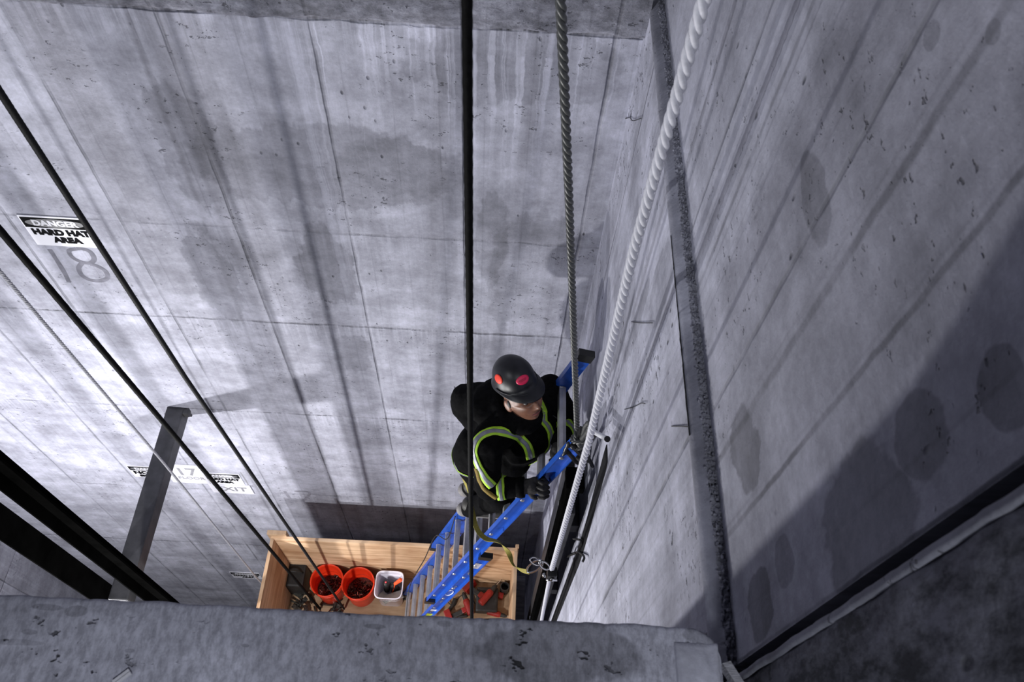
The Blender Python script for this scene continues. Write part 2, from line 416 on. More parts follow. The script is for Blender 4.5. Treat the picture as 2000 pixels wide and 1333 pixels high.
ledge = struct(link('trim_2', bm, [m_rough, m_arris], smooth=True))
# open black joint in the ledge arris
pts = []
bm = bmesh.new(); n = 90
for i in range(n + 1):
    y = .925 + .675 * i / n
    pts.append(V((XA - .0035 + .0012 * noise.noise(V((y * 30, 0, 0))), y, LEDGE - .037 + .002 * noise.noise(V((y * 22, 5, 0))))))
tube(bm, pts, .003, 6, rad=lambda t: .0016 + .0022 * abs(noise.noise(V((t * 40, 2, 2)))) + .0008 * (1 - t))
link('open_joint', bm, m_dark, ledge)
# aggregate stones lodged on the ledge
bm = bmesh.new()
for i in range(230):
    y = R.uniform(.4, 2.7); x = R.uniform(XA + .018, XB - .003); s = R.uniform(.0012, .0045)
    ellipsoid(bm, (x, y, LEDGE + R.uniform(.0, .006)), (s, s * R.uniform(.8, 1.6), s * .8), u=6, v=4)
for v in bm.verts: v.co += V((noise.noise(v.co * 300), noise.noise(v.co * 280 + V((9, 0, 0))), 0)) * .0012
tag(link('loose_aggregate', bm, m_rough, ledge), kind='stuff')

# front wall with the doorway jamb on the right
bm = bmesh.new(); n = 60
jy = .298; jx = .50
prof = [(.80, -.6), (.80, jy + .012), (jx + .03, jy + .012), (jx + .018, jy + .010), (jx + .008, jy + .004), (jx + .002, jy - .006), (jx, jy - .020)] + [(jx, jy - .02 - .02 * i) for i in range(1, 30)]
g = []
for i in range(260):
    z = 5.2 + (9.5 - 5.2) * i / 259; col = []
    for (x, y) in prof:
        k = 1 if x < .54 else 0
        col.append(bm.verts.new((x - k * (.004 * noise.noise(V((0, y * 14, z * 10))) + .0022 * noise.noise(V((3, y * 60, z * 45)))), y + k * .0015 * noise.noise(V((x * 10, 4, z * 18))), z)))
    g.append(col)
for i in range(259):
    for j in range(len(prof) - 1): bm.faces.new((g[i][j], g[i + 1][j], g[i + 1][j + 1], g[i][j + 1]))
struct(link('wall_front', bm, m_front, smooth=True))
bm = bmesh.new(); box(bm, (-2.1, .0, SILL - .3), (-.98, .34, 11.9)); struct(link('wall_front_shade_pier', bm, m_front))  # unseen pier added to cut the upper lamp off the near right wall
bm = bmesh.new(); box(bm, (-2.82, .30, -1), (-2.72, .419, SILL - .26)); struct(link('trim_lamp_blocker', bm, m_front))  # unseen strip added to keep the shaft lamp off the near right wall
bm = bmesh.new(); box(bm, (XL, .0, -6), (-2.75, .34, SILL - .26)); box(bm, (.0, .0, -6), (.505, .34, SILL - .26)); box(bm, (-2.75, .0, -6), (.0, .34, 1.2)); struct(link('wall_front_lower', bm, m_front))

m_rim = concrete('pale_arris_highlight', 'X', .30, seed=11, streak=0)  # paler strip colours in the lit rim along the jamb corner
bm = bmesh.new(); rows = []
for i in range(240):
    z = 5.2 + 4.3 * i / 239; k = .0018 * noise.noise(V((0, 3, z * 11))) + .0012 * noise.noise(V((1, 0, z * 50)))
    rows.append([bm.verts.new((jx + a - k, jy + b + k * .6, z)) for a, b in ((.010, .0145), (.002, .013), (-.002, .009), (-.0035, .003), (-.003, -.001), (.002, -.003))])
for x, y in zip(rows, rows[1:]):
    for k in range(5): bm.faces.new((x[k], y[k], y[k + 1], x[k + 1]))
struct(link('trim_arris_highlight', bm, m_rim, smooth=True))
# sill slab
bm = bmesh.new(); nx = 420; g = []
YS = .363; XR = .432
sec = []
for k in range(26): sec.append(('t', k / 25))
for i in range(nx + 1):
    x = -2.6 + (XR + 2.6) * i / nx; col = []
    re = .05; dx = max(0, x - (XR - re)); cut = re - math.sqrt(max(0, re * re - dx * dx))
    cut *= .9
    ys = YS + .004 * noise.noise(V((x * 2.2, 0, 0))) + .0035 * noise.noise(V((x * 16, 5, 0))) + .0018 * noise.noise(V((x * 60, 8, 0))) - cut
    pr = [(ys - .012, SILL - .26), (ys - .006, SILL - .12), (ys - .002, SILL - .03), (ys, SILL - .012), (ys - .002, SILL - .005), (ys - .006, SILL - .0015), (ys - .011, SILL)]
    pr += [(ys - .011 - .014 * q, SILL) for q in range(1, 34)] + [(-.5, SILL)]
    for j, (y, z) in enumerate(pr):
        dz = 0
        if j >= 4:
            dz = .0035 * noise.noise(V((x * 7, y * 9, 0))) + .0018 * noise.noise(V((x * 33, y * 33, 3))) - .006 * max(0, noise.noise(V((x * 18, y * 24, 11))) - .38)
        col.append(bm.verts.new((x, y, z + dz)))
    g.append(col)
for i in range(nx):
    for j in range(len(g[0]) - 1): bm.faces.new((g[i][j], g[i + 1][j], g[i + 1][j + 1], g[i][j + 1]))
bm.faces.new(g[-1])
struct(link('floor_sill', bm, m_sill, smooth=True))
m_patch = concrete('patch_mortar', 'Z', .60, seed=9, streak=0, pits=.6)
bm = bmesh.new(); g = []
for i in range(31):
    col = []
    for j in range(31):
        x = .347 + .083 * i / 30; y = .338 - .20 * j / 30
        ed = min(i, 30 - i, j, 30 - j) / 30
        z = SILL + .004 + .006 * min(1, ed * 8) * (1 if 1 else 0) + .002 * noise.noise(V((x * 50, y * 40, 0))) - .007 * max(0, noise.noise(V((x * 40, y * 30, 5))) - .1)
        if ed == 0: z = SILL - .006
        col.append(bm.verts.new((x + .002 * noise.noise(V((y * 60, 1, 1))), y + .002 * noise.noise(V((x * 60, 2, 2))), z)))
    g.append(col)
for i in range(30):
    for j in range(30): bm.faces.new((g[i][j], g[i][j + 1], g[i + 1][j + 1], g[i + 1][j]))
tag(link('mortar_patch', bm, m_patch, smooth=True), 'pale smeared mortar patch at the right end of the concrete sill', 'mortar')
bm = bmesh.new(); p0 = at(1418, 1292, Z=6.47); p1 = at(1452, 1345, Z=6.47)
d = (p1 - p0).normalized(); s = V((-d.y, d.x, 0)) * .011
vsx = [bm.verts.new(q) for q in (p0 - s * .7, p0 + s * .7 + d * .004, p1 + d * .1 + s * .7, p1 + d * .1 - s * .7)]
f = bm.faces.new(vsx); r = bmesh.ops.extrude_face_region(bm, geom=[f])
for v in r['geom']:
    if isinstance(v, bmesh.types.BMVert): v.co.z -= .03
bmesh.ops.recalc_face_normals(bm, faces=bm.faces)
tag(link('timber_offcut', bm, simple('old_timber', (.30, .30, .34), .85, nz=.35, scale=60, bump=.003, stretch=(1, 8, 1))), 'short grey timber offcut wedged in the gap beside the sill end', 'timber')
bm = bmesh.new(); p0 = at(222, 1336, Z=SILL + .006); p1 = at(254, 1312, Z=SILL + .006); d = (p1 - p0).normalized(); s = V((-d.y, d.x, 0)) * .0055
for sg in (-.55, .55):
    q = [bm.verts.new(p + s * (sg + o) + V((0, 0, h))) for p in (p0, p1) for (o, h) in ((-.42, -.004), (.42, -.004), (.42, .002), (-.42, .002))]
    for a in ((0, 1, 5, 4), (1, 2, 6, 5), (2, 3, 7, 6), (3, 0, 4, 7), (3, 2, 1, 0), (4, 5, 6, 7)): bm.faces.new([q[k] for k in a])
tag(link('wood_chip', bm, simple('pale_chip', (.55, .55, .6), .8, nz=.2)), 'small pale split wood chip lying on the sill at the lower left', 'wood chip')

# form ties and wires sticking out of the right wall
m_wire = simple('rusty_black_wire', (.02, .02, .022), .6, .4, nz=.4)
def tie(pix, label, r=.0016, px0=0):
    pts = [at(x, y, X=XA - .0025 - k * .002) for k, (x, y) in enumerate(pix)]
    bm = bmesh.new(); tube(bm, smoothpath(pts, 4), r, 6)
    tag(link('form_tie_wire', bm, m_wire), label, 'wire', 'form tie wires in the right wall')
tie([(1218, 233), (1230, 230), (1236, 236), (1252, 231)], 'bent black tie wire in the right wall near the top of the white rope')
tie([(1233, 629), (1250, 631), (1274, 631)], 'straight thin black tie wire in the right wall beside the white rope')
tie([(1220, 800), (1238, 795), (1252, 788), (1260, 789)], 'curved black tie wire in the right wall level with the helmet')
tie([(1312, 833), (1330, 833), (1345, 834)], 'black tie wire below the open joint in the ledge edge', .0016)
def prong(pixs, label):
    bm = bmesh.new()
    for pix in pixs:
        pts = [at(x, y, X=XA - .006 - k * .012) for k, (x, y) in enumerate(pix)]
        tube(bm, smoothpath(pts, 4), .006, 6)
    tag(link('cable_clip', bm, m_wire), label, 'clip')
prong([[(1130, 1078), (1108, 1088)], [(1130, 1078), (1136, 1058), (1120, 1053)], [(1130, 1078), (1141, 1088), (1138, 1098)]], 'spiky black wire clip on the right wall above the sill')

# ------------------------------------------------------------------ steelwork
m_steel = simple('galvanised_steel', (.075, .075, .082), .55, .35, nz=.35, scale=9, bump=.001)
m_black = simple('black_rail_steel', (.0025, .0025, .0025), .95, .0, spec=.0, nz=.4, scale=6)
BX = -2.42
tb = empty('divider_beam', 'grey square steel beam projecting from the far wall across the shaft', 'beam', (BX, YB, 2.5))
bm = bmesh.new(); box(bm, (BX - .065, 1.31, 2.435), (BX + .065, YB - .012, 2.565), .010); link('tube', bm, m_steel, tb)
bm = bmesh.new(); box(bm, (BX - .065, YB - .014, 2.435), (BX + .09, YB, 2.56), .003); box(bm, (BX + .06, YB - .05, 2.50), (BX + .10, YB - .0, 2.56), .004)
link('wall_bracket', bm, m_steel, tb)
def trail(name, label, x, y, side, z0, z1, bw, bl, mat, lean=(0, 0)):
    r = empty(name, label, 'guide rail', (x, y, z0), 'lift guide rails')
    def sheared(bm):
        for v in bm.verts:
            t = (v.co.z - z0) / (z1 - z0); v.co.x += lean[0] * t; v.co.y += lean[1] * t
        return bm
    bm = bmesh.new(); box(bm, (x - .006, y - bw / 2, z0), (x + .006, y + bw / 2, z1), .002); link('base_flange', sheared(bm), mat, r)
    bm = bmesh.new(); box(bm, (min(x, x + side * bl), y - .008, z0), (max(x, x + side * bl), y + .008, z1), .002); link('blade', sheared(bm), mat, r)
    for zz in (z0 + .9, z0 + 3.9 if z1 - z0 > 5 else z0 + 1.8):
        bm = bmesh.new(); box(bm, (x - .012 * side - .010, y - bw / 2 - .015, zz), (x + .010, y + bw / 2 + .012, zz + .16), .003)
        for sy in (-1, 1):
            box(bm, (x - .014 if side < 0 else x + .004, y + sy * bw * .38 - .012, zz + .05), (x + .02 if side > 0 else x + .004, y + sy * bw * .38 + .012, zz + .09), .003)
        link('rail_clip', sheared(bm), mat, r)
    return r
trail('guide_rail', 'black guide rail on the right side of the steel divider beam', BX + .12, 1.42, 1, -5.9, 11, .15, .07, m_black)
trail('guide_rail', 'black guide rail on the left side of the steel divider beam', BX - .16, 1.375, -1, -5.9, 11, .16, .07, m_black)
m_rail = simple('dark_rail_steel', (.045, .045, .05), .5, .5, nz=.4, scale=20)
rr = empty('guide_rail', 'dark steel guide rail fixed to the right wall, its top beside the rope knot', 'guide rail', (.42, 1.6, -5.9), 'lift guide rails')
bm = bmesh.new(); box(bm, (.405, 1.50, -5.9), (.447, 1.86, 4.05), .003); link('base_flange', bm, m_rail, rr)
bm = bmesh.new(); box(bm, (.372, 1.50, -5.9), (.4055, 1.60, 4.36), .003); link('blade', bm, m_black, rr)
bm = bmesh.new(); box(bm, (.362, 1.485, 4.36), (.452, 1.60, 4.42), .006); link('top_plate', bm, m_black, rr)
for zz in (3.6, .9, 2.3):
    bm = bmesh.new(); box(bm, (.447, 1.56, zz), (.508, 1.80, zz + .10), .004); link('wall_bracket', bm, m_rail, rr)
    bm = bmesh.new(); box(bm, (.395, 1.70, zz + .03), (.4045, 1.73, zz + .06), .003); link('bolt_head', bm, simple('bolt_zinc', (.5, .5, .52), .3, .9), rr)
hs = [at(1180, 885, X=.495), at(1160, 960, X=.494), at(1128, 1075, X=.492), at(1095, 1165, X=.492)]; hs.append(hs[-1] + (hs[-1] - hs[-2]) * 6)  # dark strip modelled in place of the rail's shadow on the wall
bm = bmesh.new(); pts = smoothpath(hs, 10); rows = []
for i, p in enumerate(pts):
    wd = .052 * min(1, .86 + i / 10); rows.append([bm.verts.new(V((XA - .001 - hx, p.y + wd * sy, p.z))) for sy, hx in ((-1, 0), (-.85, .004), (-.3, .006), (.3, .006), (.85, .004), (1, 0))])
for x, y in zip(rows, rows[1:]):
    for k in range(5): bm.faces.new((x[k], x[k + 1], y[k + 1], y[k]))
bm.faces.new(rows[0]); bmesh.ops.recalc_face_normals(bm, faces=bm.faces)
tag(link('wall_shadow_strip', bm, simple('dull_black_shadow', (.014, .014, .016), .95, spec=.1, nz=.3), smooth=True), 'broad dull black strip standing in for a shadow down the right wall behind the white rope', 'shadow')

# ------------------------------------------------------------------ ropes
m_blackrope = simple('black_wire_rope', (.004, .004, .0044), .75, .0, spec=.05, nz=.5, scale=80)
m_brope = simple('braided_black_rope', (.012, .012, .014), .7, .0, .12, nz=.5, scale=200)
m_white = simple('white_nylon_rope', (.58, .58, .64), .6, nz=.1, scale=90)
m_darkrope = simple('dark_poly_rope', (.055, .057, .057), .42, .0, .55, nz=.35, scale=120)
def rope(name, label, pts, r, mat, strands, pitch, seg=18, per=10, depth=.25, ext=True):
    pts = [V(p) for p in pts]
    if ext: pts[0] = pts[0] + (pts[0] - pts[1]).normalized() * 1.2
    bm = bmesh.new()
    if strands == 3: strand_mesh(bm, pts, r, 3, pitch, per)
    else: rope_mesh(bm, pts, r, strands, pitch, seg, per, depth)
    return tag(link(name, bm, mat, smooth=True), label, 'rope')
rope('wire_rope', 'thick black wire rope hanging down the middle of the picture', [at(912, 0, Y=1.0), at(917, 600, Y=1.0), at(922, 1195, Y=1.0) - V((0, 0, .9))], .0085, m_blackrope, 6, .07, 18, 8, .16)
rope('hoist_cord', 'thin grey cord running just right of the middle black wire rope', [at(918, 0, Y=1.1), at(925, 1195, Y=1.1) - V((0, 0, .6))], .0022, m_brope, 3, .03, 8, 6, ext=False)
rope('braided_rope', 'black braided rope from the left edge to beside the left orange bucket', [at(0, 180, X=-1.30), at(360, 735, X=-1.34), at(672, 1190, Z=.03)], .0105, m_brope, 6, .10, 24, 12, .2)
rope('wire_rope', 'smooth black wire rope crossing the steel beam and entering the box at its left', [at(0, 450, X=-1.58), at(350, 862, X=-1.585), at(625, 1190, Z=.03)], .0125, m_blackrope, 6, .11, 18, 8, .14)
m_white2 = simple('dusty_white_rope', (.34, .34, .38), .6, nz=.3, scale=90)
rope('thin_white_rope', 'thin white twisted rope on the left crossing the steel beam', [at(0, 530, X=-2.08), at(320, 905, X=-2.10), at(500, 1128, X=-2.12), at(560, 1195, X=-2.13)], .0085, m_white2, 3, .06, 12, 8, .34)
wr = rope('white_rope', 'thick white twisted lifeline rope close to the right wall', [at(1375, 0, Y=1.36), at(1240, 480, Y=1.36), at(1151, 860, Y=1.36), at(1078, 1112, Y=1.36)], .0148, m_white, 3, .10, 24, 14, .30)
pend = at(1078, 1112, Y=1.36)
rope('white_rope_tail', 'slack lower length of white rope below the rope grab', [pend - V((0, 0, .1)), at(1060, 1200, Y=1.37), at(1045, 1290, Y=1.37)], .0120, m_white, 3, .075, 20, 10, .28, ext=False)
kn = at(1127, 838, Y=1.64)
rope('dark_twisted_rope', 'dark shiny twisted rope hanging to the knot beside the worker', [at(1095, 0, Y=1.62), at(1112, 400, Y=1.63), kn], .0135, m_darkrope, 3, .085, 24, 14, .30)
# knot
bm = bmesh.new(); kc = at(1133, 862, Y=1.64); path = []
for i in range(90):
    t = i / 89 * 2 * PI * 2
    path.append(kc + V((.030 * math.cos(3 * t / 2) * (1 + .3 * math.cos(t)), .034 * math.sin(3 * t / 2) * (1 + .3 * math.cos(t * 1.3)), .035 * math.sin(t) + .01)))
strand_mesh(bm, path, .0125, 3, .07)
rope_mesh(bm, smoothpath([kc + V((.01, 0, .02)), at(1143, 835, Y=1.62), at(1152, 826, Y=1.60), at(1150, 840, Y=1.58), kc], 8), .012, 3, .07)
kt = tag(link('rope_knot', bm, m_darkrope, smooth=True), 'tangled grey knot at the lower end of the dark twisted rope', 'knot')
bm = bmesh.new(); a = at(1158, 843, X=.43); b = at(1186, 858, X=.45); tube(bm, [a, b], .011, 16); 
sl = empty('pipe_sleeve', 'short white plastic pipe stub poking out beside the knot', 'pipe', a)
link('sleeve', bm, simple('white_plastic', (.75, .76, .8), .35), sl)
bm = bmesh.new(); d = (b - a).normalized(); tube(bm, [b - d * .001, b + d * .004], .0125, 16); link('end_ring', bm, m_dark, sl)
# black snap hooks and swivels bunched under the knot
bm = bmesh.new()
for (c1, c2, r_) in (((1120, 872), (1150, 900), .017), ((1105, 880), (1128, 905), .014), ((1140, 880), (1158, 912), .013), ((1110, 866), (1100, 890), .010)):
    capsule(bm, at(*c1, Y=1.62), at(*c2, Y=1.60), r_, r_ * .8)
bm = fused(bm, .006, 2, lambda p: .003 * noise.noise(p * 40))
sh = tag(link('snap_hook', bm, simple('black_hardware', (.02, .02, .022), .35, .3, nz=.5), smooth=True), 'black hook assembly bunched under the rope knot at the worker\'s hand', 'hook')

# ------------------------------------------------------------------ platform and plywood box
m_deck = simple('grey_deck_boards', (.22, .22, .25), .8, nz=.35, scale=6, bump=.002, stretch=(1, 6, 1))
def plywood(name, dark=1.0, axis=0):
    g = NT(name); p = g.coord()
    s = [(1, 1, 1)] * 3; s = (1.2, 6, 14) if axis == 0 else ((6, 1.2, 14) if axis == 1 else (2, 9, 9))
    a = g.noise(g.vm('MULTIPLY', p, s), 1.3, 6, .6); b = g.noise(p, 3, 3)
    k = g.ma('ADD', g.ma('MULTIPLY', a, .65), g.ma('MULTIPLY', b, .35))
    g.put(g.b.inputs['Base Color'], g.mix(g.mr(k, .38, .62, 0, 1), (.44 * dark, .25 * dark, .13 * dark, 1), (.80 * dark, .56 * dark, .36 * dark, 1)))
    g.b.inputs['Roughness'].default_value = .65; g.bump(a, .002); return g.m
m_ply = plywood('plywood'); m_ply2 = plywood('plywood_side', .8, 1); m_plyf = plywood('plywood_floor', .55, 2)
BX0, BX1, BY0, BY1, BT = -1.93, .27, .75, 2.30, 1.03
pf = empty('work_platform', 'grey boarded lift platform carrying the plywood box', 'platform', (-.8, 1.5, -.25))
bm = bmesh.new()
for i in range(12):
    x0 = -2.0 + i * .2; box(bm, (x0 + .003, .62, -.06), (x0 + .197, 2.36, -.02), .003)
link('deck_boards', bm, m_deck, pf)
bm = bmesh.new()
for y in (.8, 1.5, 2.2): box(bm, (-2.0, y - .04, -.2), (.4, y + .04, -.06), .004)
for x in (-1.7, .1): box(bm, (x - .05, .6, -.34), (x + .05, 2.36, -.2), .004)
link('steel_frame', bm, m_rail, pf)
bx = empty('plywood_box', 'open plywood crate holding buckets and tools under the ladder', 'crate', (-.8, 1.5, -.02))
bm = bmesh.new(); box(bm, (BX0, BY0, -.02), (BX1, BY1, 0)); link('floor_panel', bm, m_plyf, bx)
T = .03
bm = bmesh.new(); box(bm, (BX0 + .0, BY1 - T, 0), (BX1, BY1, BT), .003); link('back_panel', bm, m_ply, bx)
bm = bmesh.new(); box(bm, (BX0, BY0, 0), (BX0 + T, BY1 - T, BT + .005), .003); link('side_panel', bm, m_ply2, bx)
bm = bmesh.new(); box(bm, (BX1 - T, BY0, 0), (BX1, BY1 - T, BT), .003); link('side_panel', bm, m_ply2, bx)
bm = bmesh.new(); box(bm, (BX0 + T, BY0, 0), (BX1 - T, BY0 + T, .6), .003); link('front_panel', bm, m_ply, bx)
bm = bmesh.new(); box(bm, (BX0 - .02, BY1 - T - .10, 0), (BX0 + .20, BY1 - T + .0, .04)); box(bm, (BX0 - .03, BY1 - .005, .0), (BX0 + .14, BY1 + .035, BT + .05), .004)
link('corner_post', bm, m_ply2, bx)
bm = bmesh.new(); box(bm, (BX1 - .02, BY1 - .005, .0), (BX1 + .012, BY1 + .03, BT + .01), .004); link('corner_post', bm, m_ply2, bx)

# buckets
m_or = NT('orange_plastic'); m_or.b.inputs['Base Color'].default_value = (.80, .045, .012, 1); m_or.b.inputs['Roughness'].default_value = .35
m_or.b.inputs['Subsurface Weight'].default_value = .0; m_or = m_or.m
m_wp = simple('white_pail_plastic', (.72, .70, .80), .35, nz=.05)
m_bits = simple('dark_steel_bits', (.10, .055, .05), .28, .8, nz=.8, scale=60)
m_bitsl = simple('bright_steel_bits', (.65, .62, .60), .25, .9, nz=.3, scale=60)
def bolts(bm, c, rad, n, z, L=.06, r=.006):
    for i in range(n):
        a = R.uniform(0, 2 * PI); q = rad * math.sqrt(R.random()) * .85
        p = V(c) + V((q * math.cos(a), q * math.sin(a), z + R.uniform(0, .03)))
        d = V((R.uniform(-1, 1), R.uniform(-1, 1), R.uniform(-.35, .35))).normalized() * L * R.uniform(.5, 1)
        tube(bm, [p - d / 2, p + d / 2], r, 6)
        tube(bm, [p + d / 2, p + d * .62], r * 1.8, 6)
def bucket(px, py, label, fill):
    c = at(px, py, Z=.37); c.z = 0.002
    b = empty('bucket', label, 'bucket', c, 'orange buckets in the crate')
    bm = bmesh.new()
    lathe(bm, [(.001, 0), (.118, 0), (.130, .01), (.134, .20), (.146, .34), (.156, .345), (.158, .365), (.152, .372), (.145, .368), (.141, .34), (.126, .02), (.001, .015)], c, 48)
    for z in (.29, .315): lathe(bm, [(.140, z), (.150, z + .002), (.150, z + .006), (.140, z + .008)], c, 48)
    bmesh.ops.remove_doubles(bm, verts=bm.verts, dist=.0002)
    link('pail', bm, m_or, b, smooth=True)
    bm = bmesh.new(); tube(bm, [c + V((.158 * math.cos(t), .158 * math.sin(t), .30 - .02 * math.sin(t * 1) - .05 * math.sin(t))) for t in [PI * i / 24 for i in range(25)]], .0022, 6)
    link('bail_handle', bm, m_bitsl, b)
    bm = bmesh.new(); tube(bm, [c + V((0, 0, .02)), c + V((0, 0, fill))], .128, 24); bolts(bm, c, .125, 70, fill + .002)
    o = tag(link('loose_fittings', bm, m_bits), 'dark bolts heaped inside the %s orange bucket' % ('left-hand' if px < 660 else 'right-hand'), 'bolts', 'fittings in the buckets', 'stuff')
    bm = bmesh.new(); bolts(bm, c, .12, 6, fill + .03, .035, .003)
    tag(link('bright_pins', bm, m_bitsl), 'shiny pins on the bolts in the %s orange bucket' % ('left-hand' if px < 660 else 'right-hand'), 'pins', 'fittings in the buckets', 'stuff')
bucket(638, 1134, 'left-hand orange bucket crossed by the braided rope', .09)
bucket(699, 1140, 'right-hand orange bucket between the other bucket and the white pail', .12)
c = at(760, 1143, Z=.36); c.z = .002
wp = empty('square_pail', 'square white plastic pail with rounded corners next to the orange buckets', 'pail', c)
bm = bmesh.new(); lathe(bm, [(.001, 0), (.105, 0), (.112, .01), (.118, .29), (.128, .292), (.132, .35), (.135, .358), (.130, .364), (.124, .36), (.121, .30), (.106, .02), (.001, .014)], c, 64, sq=5)
bmesh.ops.remove_doubles(bm, verts=bm.verts, dist=.0002); link('pail', bm, m_wp, wp, smooth=True)
bm = bmesh.new()
for i in range(9): 
    x = c.x - .10 + i * .025; tube(bm, [(x, c.y - .1335, .33), (x, c.y - .1365, .33)], .003, 6)
link('rim_rivets', bm, m_bits, wp)
def item(name, label, cat, bm, mat, group=None): return tag(link(name, bm, mat, smooth=False), label, cat, group)
m_handle = simple('orange_handle', (.85, .10, .02), .4); m_tape = simple('grey_card', (.42, .41, .37), .7, nz=.15); m_blk = simple('black_rubber', (.015, .015, .016), .55, nz=.4)
bm = bmesh.new(); capsule(bm, c + V((.05, .03, .30)), c + V((.10, .055, .34)), .016, .020); capsule(bm, c + V((.05, .03, .30)), c + V((.0, -.02, .06)), .005, .005)
item('screwdriver', 'orange handled screwdriver standing in the square white pail', 'screwdriver', bm, m_handle)
bm = bmesh.new(); capsule(bm, c + V((-.04, .03, .29)), c + V((-.04, .035, .31)), .012, .010); item('marker_pen', 'pinkish red pen cap showing in the white pail', 'pen', bm, simple('pink_cap', (.9, .08, .10), .4))
bm = bmesh.new(); capsule(bm, c + V((-.05, .035, .06)), c + V((-.04, .03, .28)), .03, .034); capsule(bm, c + V((.03, .04, .06)), c + V((.02, .035, .22)), .045, .03); item('torch', 'black torch standing upright in the white pail', 'torch', bm, m_blk)
bm = bmesh.new(); box(bm, (-.09, -.002, 0), (.09, .002, .12), .0, Matrix.Translation(c + V((.02, -.02, .16))) @ Matrix.Rotation(.35, 4, 'Z') @ Matrix.Rotation(.9, 4, 'X')); item('paper_card', 'folded grey card resting in the white pail', 'card', bm, m_tape)
bm = bmesh.new(); box(bm, (-.07, -.002, 0), (.05, .002, .10), .0, Matrix.Translation(c + V((-.02, -.04, .14))) @ Matrix.Rotation(-.6, 4, 'Z') @ Matrix.Rotation(1.1, 4, 'X')); item('paper_wrapper', 'crumpled grey wrapper at the front of the white pail', 'wrapper', bm, m_tape)

# dark pile of hardware at the left end of the crate
fl = lambda px, py, z=.0: at(px, py, Z=z)
bm = bmesh.new(); q = fl(590, 1135, .15)
box(bm, (q.x - .17, q.y - .10, 0.002), (q.x + .05, q.y + .16, .30), .02); bb = item('tool_bag', 'black tool bag slumped in the left corner of the crate', 'tool bag', bm, m_blk)
bm = bmesh.new(); tube(bm, [V((q.x - .15 + .18 * i / 12, q.y + .03, .30 + .06 * math.sin(PI * i / 12))) for i in range(13)], .009, 8)
link('handle', bm, m_blk, bb, smooth=True)
bm = bmesh.new(); q = fl(592, 1190, .03); q = V((-1.62, 2.0, .0))
for i in range(55):
    p = V((R.uniform(-1.87, -1.40), R.uniform(1.75, 2.08), R.uniform(.01, .07)))
    d = V((R.uniform(-1, 1), R.uniform(-1, 1), R.uniform(-.1, .1))).normalized() * R.uniform(.03, .07)
    if i % 3: tube(bm, [p - d, p + d], .009, 6)
    else: box(bm, (-.05, -.02, -.004), (.05, .02, .004), .001, Matrix.Translation(p) @ Matrix.Rotation(R.uniform(0, 3), 4, 'Z') @ Matrix.Rotation(R.uniform(-.5, .5), 4, 'X'))
item('rail_clips_heap', 'heap of dark metal clips and bolts in the left of the crate', 'hardware', bm, simple('oily_steel', (.10, .10, .09), .3, .8, nz=.7, scale=40))['kind'] = 'stuff'
# power tools at the right end
m_red = simple('red_tool_plastic', (.22, .012, .010), .35, nz=.15)
def drill(c, rz, tilt, label, s=1.0):
    M = Matrix.Translation(V(c)) @ Matrix.Rotation(rz, 4, 'Z') @ Matrix.Rotation(tilt, 4, 'X') @ Matrix.Scale(s, 4)
    t = empty('cordless_drill', label, 'drill', c, 'cordless tools in the crate')
    def part(name, mat, f):
        bm = bmesh.new(); f(bm); bmesh.ops.transform(bm, matrix=M, verts=bm.verts); return link(name, bm, mat, t, smooth=False)
    part('motor_housing', m_red, lambda b: (tube(b, [(-.09, 0, .0), (-.08, 0, 0), (.04, 0, 0), (.06, 0, 0)], [.024, .033, .033, .026], 16), box(b, (-.05, -.02, -.07), (.0, .02, -.02), .008)))
    part('chuck', m_blk, lambda b: tube(b, [(.06, 0, 0), (.10, 0, 0), (.13, 0, 0)], [.024, .022, .012], 14))
    part('grip', m_blk, lambda b: box(b, (-.055, -.017, -.17), (-.01, .017, -.06), .008))
    part('battery', m_red, lambda b: box(b, (-.085, -.036, -.23), (.04, .036, -.17), .008))
    part('bit', m_bitsl, lambda b: tube(b, [(.13, 0, 0), (.19, 0, 0)], .004, 6))
drill((-.16, 2.02, .06), 2.0, 1.45, 'red cordless drill lying by the wire rope in the crate', 1.05)
drill((.02, 2.10, .14), .9, 1.2, 'red and black cordless drill behind the other tools in the crate', 1.1)
drill((.11, 1.96, .05), -.2, 1.5, 'red drill lying nearest the right end of the crate front', .9)
bm = bmesh.new(); box(bm, (-.085, 1.96, .002), (.13, 2.2, .10), .02); item('tool_case', 'black tool case under the red drills', 'tool case', bm, m_blk)
bm = bmesh.new(); p = at(986, 1146, Z=.14); lathe(bm, [(.001, .0), (.045, 0), (.045, .14), (.037, .14), (.033, .02), (.001, .02)], (p.x, p.y, .002), 28); item('black_cup', 'round black cup by the right side of the crate', 'cup', bm, m_blk)
bm = bmesh.new(); tube(bm, smoothpath([(-.43, 2.2, .01), (-.38, 2.08, .02), (-.30, 2.02, .01), (-.26, 2.1, .02), (-.17, 2.15, .03), (-.09, 2.05, .01)], 8), .005, 6); item('black_cable', 'black cable looped on the crate floor behind the ladder', 'cable', bm, m_blk)
bm = bmesh.new(); tube(bm, [(-.36, 1.94, .02), (-.30, 2.05, .02)], .018, 12); tube(bm, [(-.30, 2.05, .02), (-.29, 2.09, .02)], .023, 12); item('rubber_mallet', 'short black handled tool lying on the crate floor', 'tool', bm, m_blk)
bm = bmesh.new(); capsule(bm, (-.24, 1.92, .02), (-.17, 1.93, .02), .016, .014); item('tool_grip', 'small black tool grip beside the wire rope in the crate', 'tool', bm, m_blk)

